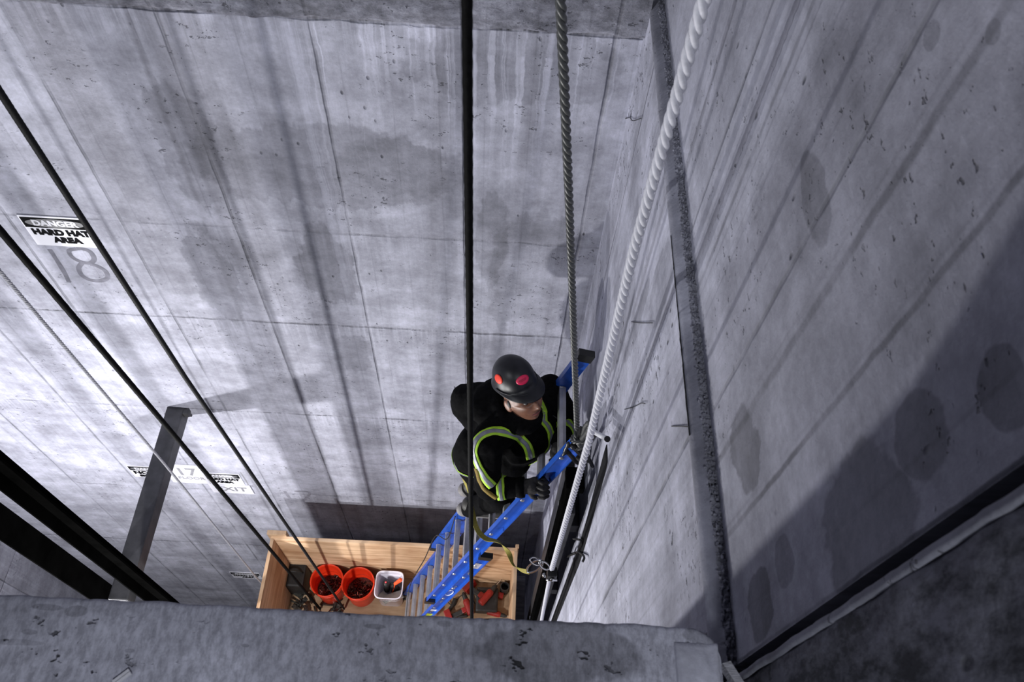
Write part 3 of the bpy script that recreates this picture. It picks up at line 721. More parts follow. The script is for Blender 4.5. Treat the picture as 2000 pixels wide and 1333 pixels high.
# ------------------------------------------------------------------ ladder
m_blue = simple('blue_fibreglass', (.012, .078, .42), .38, nz=.18, scale=14)
m_alu = simple('ladder_aluminium', (.50, .50, .53), .38, .75, nz=.15, scale=20)
m_bcap = simple('black_end_cap', (.012, .012, .012), .4)
foot = V((-.80, 0, .0)); topp = V((.500, 0, 4.68)); ld = (topp - foot).normalized(); ln = V((-ld.z, 0, ld.x))   # ln points to the climber
LYN, LYF = 1.655, 2.075; LY = (LYN + LYF) / 2
lad = empty('extension_ladder', 'blue fibreglass extension ladder leaning on the right wall', 'ladder', (foot.x, LY, 0.0))
def LP(s, nrm, y): p = foot + ld * s + ln * nrm; return V((p.x, y, p.z))
def lrail(y, side, s0, s1, n0, dep=.078, fl=.030, th=.006):
    bm = bmesh.new(); pr = [(0, 0), (0, dep), (fl, dep), (fl, dep - th), (th, dep - th), (th, th), (fl, th), (fl, 0)]
    ends = []
    for s_ in (s0, s1): ends.append([bm.verts.new(LP(s_, n0 + b, y + side * a)) for a, b in pr])
    k = len(pr)
    for i in range(k): bm.faces.new((ends[0][i], ends[0][(i + 1) % k], ends[1][(i + 1) % k], ends[1][i]))
    bm.faces.new(ends[0][::-1]); bm.faces.new(ends[1]); bmesh.ops.recalc_face_normals(bm, faces=bm.faces)
    return bm
TOT = (topp - foot).length
B1 = 2.95; F0 = 1.62
for (nm, s0, s1, n0, ins) in (('base_section', .02, B1, -.045, 0), ('fly_section', F0, TOT, .030, .012)):
    for (y, sd) in ((LYN + ins, -1), (LYF - ins, 1)):
        ra = link('rail', lrail(y, sd if ins == 0 else sd, s0, s1, n0), m_blue, lad)
        for (s_, nm2) in (((s0, 'end_cap'), (s1, 'end_cap')) if ins else ((s1, 'end_cap'),)):
            bm = bmesh.new(); e0, e1 = (s_ - .05, s_ + .012) if s_ == s1 else (s_ - .012, s_ + .05)
            q = [LP(a, n0 + b, y + sd * c_) for a in (e0, e1) for b in (-.003, .081) for c_ in (-.003, .034)]
            vs_ = [bm.verts.new(p) for p in q]
            for a in ((0, 1, 3, 2), (4, 6, 7, 5), (0, 4, 5, 1), (2, 3, 7, 6), (0, 2, 6, 4), (1, 5, 7, 3)): bm.faces.new([vs_[k] for k in a])
            bmesh.ops.recalc_face_normals(bm, faces=bm.faces); link(nm2, bm, m_bcap, ra)
    s_ = s0 + .22 if ins == 0 else F0 + .16
    while s_ < s1 - .06:
        bm = bmesh.new(); a = LP(s_, n0 + .040, LYN + ins); b = LP(s_, n0 + .040, LYF - ins)
        pr = [(-.014, -.018), (.014, -.018), (.018, 0), (.014, .018), (-.014, .018), (-.018, 0)]
        E = [[bm.verts.new(p + ld * u + ln * v_) for u, v_ in pr] for p in (a, b)]
        for i in range(6): bm.faces.new((E[0][i], E[0][(i + 1) % 6], E[1][(i + 1) % 6], E[1][i]))
        bm.faces.new(E[0]); bm.faces.new(E[1]); bmesh.ops.recalc_face_normals(bm, faces=bm.faces)
        rg = link('rung', bm, m_alu, lad)
        for (y, sd) in ((LYN + ins, -1), (LYF - ins, 1)):    # rung plates on the rails
            bm = bmesh.new()
            p = LP(s_, n0 + .040, y); tube(bm, [p - V((0, sd * .006, 0)), p + V((0, sd * .004, 0)), p + V((0, sd * .012, 0))], [.024, .017, .010], 12)
            link('rung_plate', bm, m_alu, rg)
        s_ += .305
for y, sd in ((LYN, -1), (LYF, 1)):
    bm = bmesh.new(); p = LP(.04, 0, y + sd * .012); box(bm, (p.x - .07, p.y - .03, .002), (p.x + .06, p.y + .03, .03), .006); box(bm, (p.x - .03, p.y - .02, .02), (p.x + .03, p.y + .02, .12), .004)
    link('foot', bm, m_bcap, lad)
# guide brackets and stickers on the near rail web
def sticker(s0, s1, n0, n1, mat, name, lab):
    bm = bmesh.new(); y = LYN - .0072 - 0
    vs_ = [bm.verts.new(LP(s, n_, y)) for s, n_ in ((s0, n0), (s1, n0), (s1, n1), (s0, n1))]; f = bm.faces.new(vs_)
    r = bmesh.ops.extrude_face_region(bm, geom=[f])
    for v in r['geom']:
        if isinstance(v, bmesh.types.BMVert): v.co.y -= .0012
    bmesh.ops.recalc_face_normals(bm, faces=bm.faces); o = link(name, bm, mat, lad); tag(o, lab); return o
sticker(1.16, 1.26, -.040, .020, simple('lime_label', (.55, .62, .03), .5), 'warning_label', 'lime green label on the lower rail')
sticker(1.36, 1.41, -.040, .024, simple('white_label', (.75, .75, .8), .5), 'rating_label', 'white label')
bm = bmesh.new(); nring = 30; pts = [LP(1.95 + .075 * math.cos(2 * PI * i / nring), -.008 + .024 * math.sin(2 * PI * i / nring), LYN - .009) for i in range(nring + 1)]
tube(bm, pts, .0035, 6, cap=False); tag(link('oval_badge', bm, simple('white_print', (.8, .8, .85), .5), lad), 'white oval ring badge')
sticker(2.62, 2.74, -.040, .028, simple('grey_label', (.45, .42, .42), .5, nz=.3, scale=90), 'capacity_label', 'worn grey label')
for sx in (1.05, 1.33, 1.68, 2.12, 2.5):
    bm = bmesh.new(); tube(bm, [LP(sx + .03 * t - .0, -.016 + .010 * math.sin(PI * (t + 1) / 2), LYN - .009) for t in [i / 5 - 1 for i in range(11)]], .0045, 6); link('rung_swage', bm, m_alu, lad)
bm = bmesh.new(); tube(bm, smoothpath([LP(2.5, .12, LYF - .03), LP(2.2, .10, LYF - .1), LP(1.9, .13, LYF + .01), LP(1.4, .10, LYF - .02), LP(.9, .11, LYF - .12), LP(.75, .09, LYN + .05)], 10), .004, 6)
link('pull_cord', bm, m_blk, lad)

# ------------------------------------------------------------------ signs and painted marks on the far wall
m_sw = simple('sign_white', (.80, .80, .88), .45); m_sb = simple('sign_black', (.006, .006, .007), .8, spec=.05); m_sg = simple('sign_grey_oval', (.13, .13, .14), .5)
m_sl = simple('sign_light_text', (.70, .70, .76), .5); m_sgt = simple('grey_print', (.25, .25, .28), .6, nz=.2)
def plate(bm, c, wd, ht, y0, y1, bev=.0): box(bm, (c[0] - wd / 2, y0, c[2] - ht / 2), (c[0] + wd / 2, y1, c[2] + ht / 2), bev)
def danger(name, label, c, lines, W=.36, H=.245, rot=0, extra=None):
    s = empty(name, label, 'sign', c, 'safety signs on the far wall')
    y = YB
    bm = bmesh.new(); plate(bm, c, W, H, y - .006, y - .001); link('plate', bm, m_sw, s)
    hc = (c[0], y, c[2] + H / 2 - .052)
    bm = bmesh.new(); plate(bm, hc, W - .016, .080, y - .0075, y - .005); hd = link('header', bm, m_sb, s)
    bm = bmesh.new(); n_ = 40
    ring = [bm.verts.new((hc[0] + .158 * W / .36 * math.cos(2 * PI * i / n_), y - .0085, hc[2] + .034 * math.sin(2 * PI * i / n_))) for i in range(n_)]; bm.faces.new(ring)
    r_ = bmesh.ops.extrude_face_region(bm, geom=bm.faces[:])
    for v in r_['geom']:
        if isinstance(v, bmesh.types.BMVert): v.co.y += .002
    bmesh.ops.recalc_face_normals(bm, faces=bm.faces); link('header_oval', bm, m_sg, hd)
    bm = to_wall(text_bm('DANGER', .058, .003, sx=1.02), (hc[0], y - .0095, hc[2])); tag(link('header_text', bm, m_sl, hd), 'white word DANGER')
    for (tx, sz, dx, dz) in lines:
        bm = to_wall(text_bm(tx, sz, .0042), (c[0] + dx, y - .0072, c[2] + dz)); tag(link('message_text', bm, m_sb, s), 'black lettering ' + tx)
    return s
pc = at(119, 452, Y=YB)
danger('danger_sign', 'danger hard hat area sign at upper left above the painted 18', (pc.x + .0, YB, pc.z), [('HARD HAT', .061, .0, -.008), ('AREA', .061, .01, -.070)])
pc = at(300, 922, Y=YB)
s2 = danger('danger_sign', 'no smoking sign partly hidden behind the steel beam', (at(238, 905, Y=YB).x + .18 + .02, YB, at(300, 922, Y=YB).z), [('NO', .085, -.09, -.02), ('SMOKING', .055, 0, -.088)])
sc_ = V(s2.location); bm = bmesh.new(); tube(bm, [sc_ + V((.02 + .034 * math.cos(2 * PI * i / 20), -.008, -.02 + .034 * math.sin(2 * PI * i / 20))) for i in range(21)], .0045, 6, cap=False); tube(bm, [sc_ + V((-.002, -.008, .004)), sc_ + V((.042, -.008, -.044))], .004, 6)
link('prohibition_symbol', bm, m_sgt, s2)
pr_ = at(469, 927, Y=YB)
danger('danger_sign', 'hard hat area sign just right of the rope above the word EXIT', (pr_.x - .19, YB, pr_.z - .115), [('HARD HAT', .061, .0, -.008), ('AREA', .061, .01, -.070)])
pe = at(478, 1124, Y=YB)
danger('danger_sign', 'lowest danger sign by the left corner of the plywood box', (pe.x + .02, YB, pe.z), [('HARD HAT', .061, .0, -.008), ('AREA', .061, .01, -.070)])
# floor number sheet
a = at(338, 907, Y=YB); b = at(388, 942, Y=YB); fc = ((a.x + at(372, 910, Y=YB).x) / 2 - .02, YB, (a.z + b.z) / 2)
fs = empty('floor_sheet', 'pale paper sheet reading 17 FLOOR right of the steel beam', 'sign', fc)
bm = bmesh.new(); plate(bm, fc, .34, abs(a.z - b.z) + .02, YB - .010, YB - .002); link('sheet', bm, simple('paper', (.62, .62, .70), .7), fs)
bm = to_wall(text_bm('17', .22, .003, sx=.9), (fc[0] + .02, YB - .011, fc[2] + .05)); tag(link('number_text', bm, m_sgt, fs), 'grey number 17')
bm = to_wall(text_bm('FLOOR', .075, .0005), (fc[0] + .03, YB - .011, fc[2] - .085)); tag(link('floor_text', bm, m_sgt, fs), 'grey word FLOOR')
es_ = at(452, 953, Y=YB)
xs = empty('exit_sheet', 'pale paper sheet with hand painted EXIT below the hard hat sign', 'sign', (es_.x, YB, es_.z))
bm = bmesh.new(); zt = pr_.z - .115 - .125; zb = es_.z - .115; plate(bm, (es_.x, YB, (zt + zb) / 2), .38, zt - zb, YB - .010, YB - .002); link('sheet', bm, simple('paper_light', (.66, .66, .74), .7), xs)
bm = to_wall(text_bm('EXIT', .13, .002, sx=1.1), (es_.x + .0, YB - .011, (zt + zb) / 2)); tag(link('exit_text', bm, m_sgt, xs), 'grey painted word EXIT')
m_spray = simple('spray_paint_grey', (.24, .24, .29), .8, nz=.25, scale=25)
def strokes(name, label, paths, r, mat=None):
    bm = bmesh.new()
    for ip, pix in enumerate(paths):
        off = .0006 + .0003 * ip
        pts = smoothpath([at(x, y, Y=YB) for x, y in pix], 8)
        fr = frames(pts); L_ = []
        for p, (t, n_, b_) in zip(pts, fr):
            sd = V((-t.z, 0, t.x)); rr_ = r * (1 + .2 * noise.noise(p * 9)); L_.append((bm.verts.new(V((p.x, YB - off, p.z)) + sd * rr_), bm.verts.new(V((p.x, YB - off, p.z)) - sd * rr_)))
        for u, v_ in zip(L_, L_[1:]): bm.faces.new((u[0], u[1], v_[1], v_[0]))
    bmesh.ops.recalc_face_normals(bm, faces=bm.faces)
    return tag(link(name, bm, mat or m_spray), label, 'painted number', 'painted floor numbers')
m_sp1 = simple('faint_spray', (.21, .21, .25), .95, spec=0, nz=.2, scale=25)
strokes('painted_number', 'faint sprayed number 18 on the far wall under the upper danger sign', [[(97, 487), (112, 510), (127, 535), (135, 552)], [(150, 486), (135, 490), (142, 503), (160, 512), (176, 514), (184, 506), (176, 492), (160, 486), (150, 486)], [(176, 516), (190, 520), (206, 530), (210, 543), (196, 549), (176, 547), (160, 538), (154, 524), (160, 514)]], .014, m_sp1)
strokes('painted_number', 'faint painted number 17 on the far wall above the dark shadowed band', [[(556, 960), (566, 974)], [(575, 960), (604, 962), (597, 975), (592, 978)]], .014)
strokes('painted_shadow_line', 'thin grey painted shadow line beside the exit sheet', [[(469, 922), (482, 942), (494, 964)]], .006, m_sgt)  # draws the shadow line at the sheet's right side

# ------------------------------------------------------------------ worker
m_skin = NT('skin'); g_ = m_skin; pcx = g_.coord()
g_.put(g_.b.inputs['Base Color'], g_.mix(g_.mr(g_.noise(pcx, 40, 4), .3, .7, 0, 1), (.17, .074, .045, 1), (.24, .108, .066, 1)))
g_.b.inputs['Roughness'].default_value = .42; g_.b.inputs['Subsurface Weight'].default_value = .05; g_.b.inputs['Subsurface Scale'].default_value = .01
m_skin = m_skin.m
m_lips = simple('lips', (.22, .060, .050), .4)
m_jack = simple('black_jacket', (.0045, .0045, .005), .9, spec=.06, nz=.4, scale=50, bump=.002)
m_lime = simple('hi_vis_lime', (.50, .85, .05), .6, nz=.08); m_silver = simple('reflective_silver', (.28, .29, .34), .45, .2, nz=.15)
m_glove = simple('dark_grey_glove', (.028, .026, .026), .8, nz=.35, scale=90, bump=.002)
m_hat = simple('black_helmet_shell', (.009, .0095, .013), .42, spec=.42, nz=.15)
def headframe(pitch, sc=1.0):
    f = V((.66, -.75, 0)).normalized(); f = f * math.cos(pitch) + V((0, 0, 1)) * math.sin(pitch)
    r = f.cross(V((0, 0, 1))).normalized(); u = r.cross(f); ro = Matrix.Rotation(math.radians(-3), 3, f)
    return Matrix((ro @ r, f, ro @ u)).transposed() * sc
HS = 1.13; HM = headframe(math.radians(38), HS); HM2 = headframe(math.radians(26))
HC = at(1020, 774, Z=4.50)                       # centre of the skull
HTC = at(1007, 746, Z=4.545) + HM2 @ V((0, -.008, .028))
man = empty('person', 'worker in black helmet, dark hi-vis striped jacket and gloves standing on the blue ladder', 'person', (-.1, 1.92, 3.0))
SR = V((-.035, 1.760, 4.30)); SL = V((.285, 2.075, 4.32)); NK = V((.13, 1.905, 4.385)); CH = V((.08, 1.93, 4.15)); PV = V((-.06, 1.93, 3.80))
ELR = V((-.015, 1.615, 4.06)); WRR = V((.165, 1.615, 4.09)); HRp = V((.220, 1.620, 4.11))
ELL = V((.40, 2.02, 4.10)); WLL = V((.355, 1.86, 4.16)); HLp = V((.350, 1.80, 4.16))
HPR, HPL = V((-.09, 1.85, 3.80)), V((-.05, 2.02, 3.80))
KNR, KNL = V((.07, 1.80, 3.46)), V((.06, 2.03, 3.44)); ANR, ANL = V((-.125, 1.86, 3.12)), V((-.125, 1.99, 3.12))
sv = (SL - SR).normalized(); fw = V((sv.y, -sv.x, 0)).normalized()
TM = Matrix((sv, fw, V((0, 0, 1)))).transposed()
# continuous body: trunk, limbs, neck, head with a face
def head_bm(bm):
    q = bmesh.ops.create_uvsphere(bm, u_segments=96, v_segments=72, radius=1)
    def G(x, z, cx, cz, sx, sz): return math.exp(-((x - cx) / sx) ** 2 - ((z - cz) / sz) ** 2)
    for v in q['verts']:
        x, y, z = v.co
        wd = .076 * (1 - .16 * max(0, -z) ** 1.5); hh = .118
        dpt = .095
        px, py, pz = x * wd, y * dpt, z * hh
        if y > 0:     # face side
            px *= 1 - .12 * max(0, -z - .3)
            if z < 0: py = y * dpt * (1 - .10 * z * z) + .006
            X, Z = px, pz
            a = y ** .3
            py += a * .026 * G(X, Z, 0, -.028, .011, .013)          # nose tip
            py += a * .014 * G(X, Z, 0, -.006, .009, .022)          # bridge
            py += a * .010 * (G(X, Z, .014, -.034, .008, .007) + G(X, Z, -.014, -.034, .008, .007))
            py -= a * .012 * (G(X, Z, .031, .004, .016, .010) + G(X, Z, -.031, .004, .016, .010))
            py += a * .006 * (G(X, Z, .030, .024, .022, .008) + G(X, Z, -.030, .024, .022, .008))
            py += a * .007 * (G(X, Z, .040, -.022, .020, .018) + G(X, Z, -.040, -.022, .020, .018))
            py += a * .011 * G(X, Z, 0, -.057, .022, .0045)         # upper lip
            py -= a * .009 * G(X, Z, 0, -.0635, .028, .0028)
            py += a * .012 * G(X, Z, 0, -.070, .019, .0055)         # lower lip
            py -= a * .004 * G(X, Z, 0, -.081, .020, .005)
            py += a * .012 * G(X, Z, 0, -.098, .022, .012)          # chin
        else:
            py *= 1.06
            if z < -.35: py *= 1 - .35 * (-z - .35)
        v.co = HC + HM @ V((px, py, pz))
        q = HM2.transposed() @ (v.co - HTC); e_ = V((q.x / .100, q.y / .124, q.z / .116)).length
        if q.z > -.01 and e_ > .90: v.co = HTC + HM2 @ (q * (.90 / e_))
bm = bmesh.new(); head_bm(bm)
capsule(bm, NK - fw * .07 + V((-.0, 0, -.06)), HC + HM @ V((0, -.045, -.05)), .06, .052)
for sx in (-1, 1):
    ellipsoid(bm, HC + HM @ V((sx * .079, -.008, -.010)), (.009, .020, .033), HM @ Matrix.Rotation(sx * .3, 3, 'Z'))
for a, b, r1, r2 in ((NK + V((0, 0, -.05)), CH, .09, .125), (CH, PV, .125, .12), (SR, ELR, .055, .043), (ELR, WRR, .042, .03), (SL, ELL, .055, .043), (ELL, WLL, .042, .03), (CH + V((0, 0, .1)), SR, .08, .06), (CH + V((0, 0, .1)), SL, .08, .06), (HPR, KNR, .085, .06), (KNR, ANR, .058, .042), (HPL, KNL, .085, .06), (KNL, ANL, .058, .042)):
    capsule(bm, a, b, r1, r2)
bm = fused(bm, .0034, 2, fac=.4)
mouth = HC + HM @ V((0, .1, -.063))
body = link('body', bm, [m_skin, m_lips], man, smooth=True)
for p in body.data.polygons:
    l = HM.transposed() @ (p.center - HC) / HS ** 2
    if l.y > .075 and abs(l.x) < .024 * (1 - abs(l.z + .0635) / .02) and -.0745 < l.z < -.0535: p.material_index = 1
for sx in (-1, 1):
    bm = bmesh.new(); ellipsoid(bm, HC + HM @ V((sx * .031, .0760, .003)), (.0110, .009, .009), HM); ey = link('eye', bm, simple('eye_white', (.22, .20, .19), .3), body, smooth=True)
    bm = bmesh.new(); ellipsoid(bm, HC + HM @ V((sx * .031, .0815, .001)), (.0055, .004, .0055), HM); link('iris', bm, m_blk, ey, smooth=True)
    bm = bmesh.new(); tube(bm, smoothpath([HC + HM @ V((sx * .014, .092, .020)), HC + HM @ V((sx * .032, .090, .027)), HC + HM @ V((sx * .050, .078, .020))], 5), .0035, 6); link('eyebrow', bm, m_blk, body)
bm = bmesh.new()       # hair at temples and nape, under the helmet
for k in range(21):
    a = PI * (.98 + 1.04 * k / 20); ellipsoid(bm, HC + HM @ V((math.cos(a) * .074, math.sin(a) * .094 + .0, .004 - .028 * abs(math.sin(a)))), (.010, .011, .022), HM, u=10, v=8)
bm = fused(bm, .004, 2); link('hair', bm, m_blk, body, smooth=True)
# faint moustache and stubble
bm = bmesh.new(); tube(bm, smoothpath([HC + HM @ V((-.028, .092, -.058)), HC + HM @ V((-.012, .1045, -.0500)), HC + HM @ V((0, .107, -.0475)), HC + HM @ V((.012, .1045, -.0500)), HC + HM @ V((.028, .092, -.058))], 5), .0013, 6)
link('moustache', bm, simple('stubble', (.06, .035, .03), .8), body)

# jacket
bm = bmesh.new()
def wr_(p): return .007 * noise.noise(p * 13) + .004 * noise.noise(V((p.x * 30, p.y * 30, p.z * 18)))
ellipsoid(bm, CH + V((-.02, .02, .02)), (.205, .155, .24), TM, 32, 24)
ellipsoid(bm, CH + fw * .10 + sv * .06 + V((0, 0, -.05)), (.17, .12, .20), TM, 32, 24)
ellipsoid(bm, CH - fw * .07 + V((0, 0, .06)), (.17, .13, .17), TM, 32, 24)
ellipsoid(bm, PV + V((.0, 0, .08)), (.185, .145, .20), TM, 32, 24)
capsule(bm, SR, ELR, .086, .068); capsule(bm, ELR, WRR - (WRR - ELR).normalized() * .01, .070, .050)
capsule(bm, SL, ELL, .086, .068); capsule(bm, ELL, WLL, .068, .048)
capsule(bm, SR, CH + V((0, 0, .12)), .088, .11); capsule(bm, SL, CH + V((0, 0, .12)), .088, .11)
ellipsoid(bm, NK + fw * .03 + V((0, 0, -.015)), (.105, .095, .070), TM, 24, 18)
# hood bunched behind and around the neck
hb = NK - fw * .135 - sv * .04
ellipsoid(bm, hb + V((-.02, .0, -.01)), (.155, .105, .085), TM, 24, 18); capsule(bm, at(915, 782, Z=4.25), hb + V((0, 0, -.03)), .095, .10); capsule(bm, at(915, 790, Z=4.20), CH + TM @ V((-.08, -.08, .05)), .10, .12)
for k in range(14):
    a = 2 * PI * k / 14; c_ = NK - fw * .045 + V((-.0, 0, .005)) + TM @ V((.092 * math.cos(a), .098 * math.sin(a) + .0, .004 - .050 * math.sin(a)))
    ellipsoid(bm, c_, (.036, .036, .046), None, 12, 10)
ellipsoid(bm, V((.08, 1.87, 3.93)), (.14, .14, .17), None, 32, 24)
bm = fused(bm, .009, 4, wr_)
jacket = link('jacket', bm, m_jack, man, smooth=True)
bm = bmesh.new()
capsule(bm, HPR, KNR, .108, .082); capsule(bm, KNR, ANR, .080, .064); capsule(bm, HPL, KNL, .108, .082); capsule(bm, KNL, ANL, .080, .064)
ellipsoid(bm, PV, (.165, .135, .13), TM)
bm = fused(bm, .010, 4, wr_); link('trousers', bm, m_jack, man, smooth=True)
# boots
m_boot = simple('dark_boot', (.03, .028, .026), .6, nz=.3); m_sole = simple('grey_boot_heel', (.20, .19, .19), .7, nz=.2)
for an, yy in ((ANR, 1.86), (ANL, 1.995)):
    bm = bmesh.new(); z0 = 3.045
    capsule(bm, V((-.15, yy, z0 + .05)), V((.075, yy - .005, z0 + .035)), .046, .043); capsule(bm, V((-.125, yy, z0 + .06)), an + V((0, 0, .05)), .05, .056)
    bo = link('boot', fused(bm, .007, 3), m_boot, man, smooth=True)
    bm = bmesh.new(); capsule(bm, V((-.168, yy, z0 + .035)), V((-.150, yy, z0 + .035)), .048, .047); capsule(bm, V((-.14, yy, z0 + .000)), V((.085, yy, z0 + .000)), .040, .040)
    for v in bm.verts:
        if v.co.z < z0 - .012: v.co.z = z0 - .012
    tag(link('sole', fused(bm, .007, 2), m_sole, bo, smooth=True), 'grey heel and sole')
# gloves
def hand(wr, palm, fdir, normal, curl, name='glove', sc=1.0, thumb=1):
    fdir = fdir.normalized(); normal = (normal - fdir * normal.dot(fdir)).normalized(); side = fdir.cross(normal) * thumb
    bm = bmesh.new(); s = sc
    M3 = Matrix((side, fdir, normal)).transposed()
    ellipsoid(bm, palm, (.046 * s, .052 * s, .020 * s), M3, 24, 16)
    capsule(bm, wr, palm - fdir * .02, .036 * s, .034 * s)
    for k, (off, L) in enumerate(((.034, .040), (.011, .045), (-.012, .042), (-.034, .034))):
        p = palm + side * off * s + fdir * .036 * s; d = fdir.copy(); ax = side
        r_ = .0115 * s
        for j, ll in enumerate((L, L * .65, L * .5)):
            c_ = curl[j] + (.06 * k)
            d = Matrix.Rotation(-c_ * thumb, 3, ax) @ d
            q = p + d * ll * s; capsule(bm, p, q, r_, r_ * .92, 12); p = q; r_ *= .93
    p = palm + side * .036 * s - fdir * .020 * s; d = (side * .8 + fdir * .5 - normal * -.35).normalized()
    for ll in (.036, .030, .024):
        q = p + d * ll * s; capsule(bm, p, q, .0135 * s, .012 * s, 12); p = q; d = (d + normal * .5 + fdir * .3).normalized()
    bm = fused(bm, .0035, 2, lambda p: .0012 * noise.noise(p * 60), fac=.4)
    return link(name, bm, m_glove, man, smooth=True)
hr = hand(WRR + V((-.01, 0, 0)), HRp + V((.01, .0, .0)), V((1, .15, -.15)), V((.0, .80, -.60)), (1.15, 1.35, 1.0), sc=1.15, thumb=-1)
hl = hand(WLL, HLp + V((0, -.01, 0)), V((.1, -1, -.1)), V((.3, -.1, -1)), (.55, .7, .6), sc=1.1, thumb=1)
for (a, b, r_) in ((ELR, WRR, .058), (ELL, WLL, .056)):
    d = (b - a).normalized(); bm = bmesh.new(); tube(bm, [b - d * .03, b - d * .01, b + d * .012], [r_ * .92, r_, r_ * .93], 20); link('cuff', bm, m_jack, jacket, smooth=True)
# hi-vis bands (ribbons laid onto the jacket)
def ring_path(a, b, t, r_, n_=40, tilt=0):
    a, b = V(a), V(b); d = (b - a).normalized(); c_ = a.lerp(b, t); u = d.orthogonal().normalized(); v_ = d.cross(u)
    return [c_ + (u * math.cos(2 * PI * i / n_) + v_ * math.sin(2 * PI * i / n_)) * r_ for i in range(n_ + 1)], [d] * (n_ + 1)
def band(pts, across, widths, name='hi_vis_band'):
    def rib(w0, w1, off):
        bm = bmesh.new(); rows = []
        for p, ac in zip(pts, across): rows.append([bm.verts.new(p + ac * (w0 + (w1 - w0) * k / 4)) for k in range(5)])
        for x, y in zip(rows, rows[1:]):
            for k in range(4): bm.faces.new((x[k], x[k + 1], y[k + 1], y[k]))
        return wrapped(bm, jacket, off, .0018)
    w = widths
    l = link(name, rib(-w, w, .004), m_lime, jacket, smooth=True)
    link('reflective_stripe', rib(-w * .42, w * .42, .0065), m_silver, l, smooth=True)
def ribbon(ctrl, across, w, k=14):
    pts = smoothpath(ctrl, k); fr = frames(pts)
    ac = []
    for p, (t, n_, b_) in zip(pts, fr):
        a = V(across); a = (a - t * a.dot(t)).normalized(); ac.append(a)
    band(pts, ac, w)
def surf(px, py):
    o_ = V((0, 0, CAMZ)); ok, loc, nn, _ = jacket.ray_cast(o_, ray(px, py).normalized())
    return (loc, nn) if ok else None
def onjacket(pix, w):
    hit = [surf(*p) for p in pix]; hit = [h for h in hit if h]
    pts = smoothpath([h[0] for h in hit], 8); ns = smoothpath([h[1] for h in hit], 8); fr = frames(pts)
    band(pts, [f_[0].cross(n_.normalized()).normalized() for f_, n_ in zip(fr, ns)], w)
onjacket([(962, 950), (945, 930), (932, 905), (926, 880), (936, 855), (960, 843), (990, 845), (1015, 855), (1030, 872), (1036, 895)], .024)
p, a = ring_path(ELR, WRR, .42, .075); band(p, a, .022)
p, a = ring_path(ELL, WLL, .5, .075); band(p, a, .022)
ribbon([CH + TM @ V((.12, -.20, -.10)), CH + TM @ V((.125, -.16, .15)), CH + TM @ V((.13, -.02, .28)), CH + TM @ V((.12, .13, .20)), CH + TM @ V((.11, .18, .0)), PV + TM @ V((.11, .18, .1))], sv, .026)
n_ = 60; c_ = PV + V((0, 0, .04)); band([c_ + TM @ V((.24 * math.cos(2 * PI * i / n_), .2 * math.sin(2 * PI * i / n_), 0)) for i in range(n_ + 1)], [V((0, 0, 1))] * (n_ + 1), .024)
onjacket([(1056, 712), (1064, 722), (1071, 735), (1076, 752)], .022) if surf(1064, 722) and surf(1071, 735) else None
# harness strap at the hip
bm = bmesh.new(); hit = [h for h in (surf(*p) for p in [(930, 915), (936, 935), (944, 952), (957, 964), (970, 973), (982, 982)]) if h]; rows = []
pts = smoothpath([h[0] for h in hit], 8); ns = smoothpath([h[1] for h in hit], 8)
for q, nn, f_ in zip(pts, ns, frames(pts)):
    ac = f_[0].cross(nn.normalized()).normalized(); rows.append([bm.verts.new(q + ac * (k - 1) * .012) for k in range(3)])
for x, y in zip(rows, rows[1:]):
    for k in range(2): bm.faces.new((x[k], x[k + 1], y[k + 1], y[k]))
m_web = simple('yellow_webbing', (.28, .24, .04), .75, nz=.2, scale=150)
link('harness_strap', wrapped(bm, jacket, .005, .002), simple('ochre_webbing', (.22, .15, .02), .8, nz=.3, scale=120), man, smooth=True)
# helmet
hat = empty('tmp', 'x', 'x'); bpy.data.objects.remove(hat)
def hp(th, ph, k=1.0):       # th: azimuth from right, ph: elevation
    x, y, z = math.cos(ph) * math.cos(th), math.cos(ph) * math.sin(th), math.sin(ph)
    return HTC + HM2 @ (V((x * .100, y * .124 + .002, z * .116)) * k)
bm = bmesh.new(); NU, NV = 72, 20; rows = []
def ringat(z, s, fb=0, drop=0):
    out = []
    for i in range(NU):
        th = 2 * PI * i / NU; fwd = max(0, math.sin(th))
        ext = s + fb * fwd ** 1.7
        out.append(bm.verts.new(HTC + HM2 @ V((math.cos(th) * (.100 + ext * .8), math.sin(th) * (.124 + ext), z - drop * fwd ** 2))))
    return out
for j in range(NV):
    ph = PI / 2 * (1 - (j + .5) / NV * 1.0)
    rows.append([bm.verts.new(hp(2 * PI * i / NU, ph, 1 + .012 * math.exp(-((math.cos(2 * PI * i / NU) * math.cos(ph)) / .18) ** 2))) for i in range(NU)])
rows.append(ringat(-.004, .002)); rows.append(ringat(-.014, .006)); rows.append(ringat(-.020, .008, .012, .004)); rows.append(ringat(-.026, .013, .050, .018)); rows.append(ringat(-.030, .014, .052, .020)); rows.append(ringat(-.033, .010, .046, .020)); rows.append(ringat(-.028, .000, .0, .004))
for x, y in zip(rows, rows[1:]):
    for i in range(NU): bm.faces.new((x[i], x[(i + 1) % NU], y[(i + 1) % NU], y[i]))
bm.faces.new(rows[0]); bmesh.ops.recalc_face_normals(bm, faces=bm.faces)
hat = link('hard_hat', bm, m_hat, man, smooth=True)
bm = bmesh.new(); tube(bm, [HTC + HM2 @ V((math.cos(t) * (.108 + .012 * 0), math.sin(t) * (.136 + .006 * max(0, math.sin(t))), -.013 - .012 * max(0, math.sin(t)))) for t in [PI * (-.02 + 1.04 * i / 50) for i in range(51)]], .0028, 6); link('rain_gutter', bm, m_hat, hat, smooth=True)
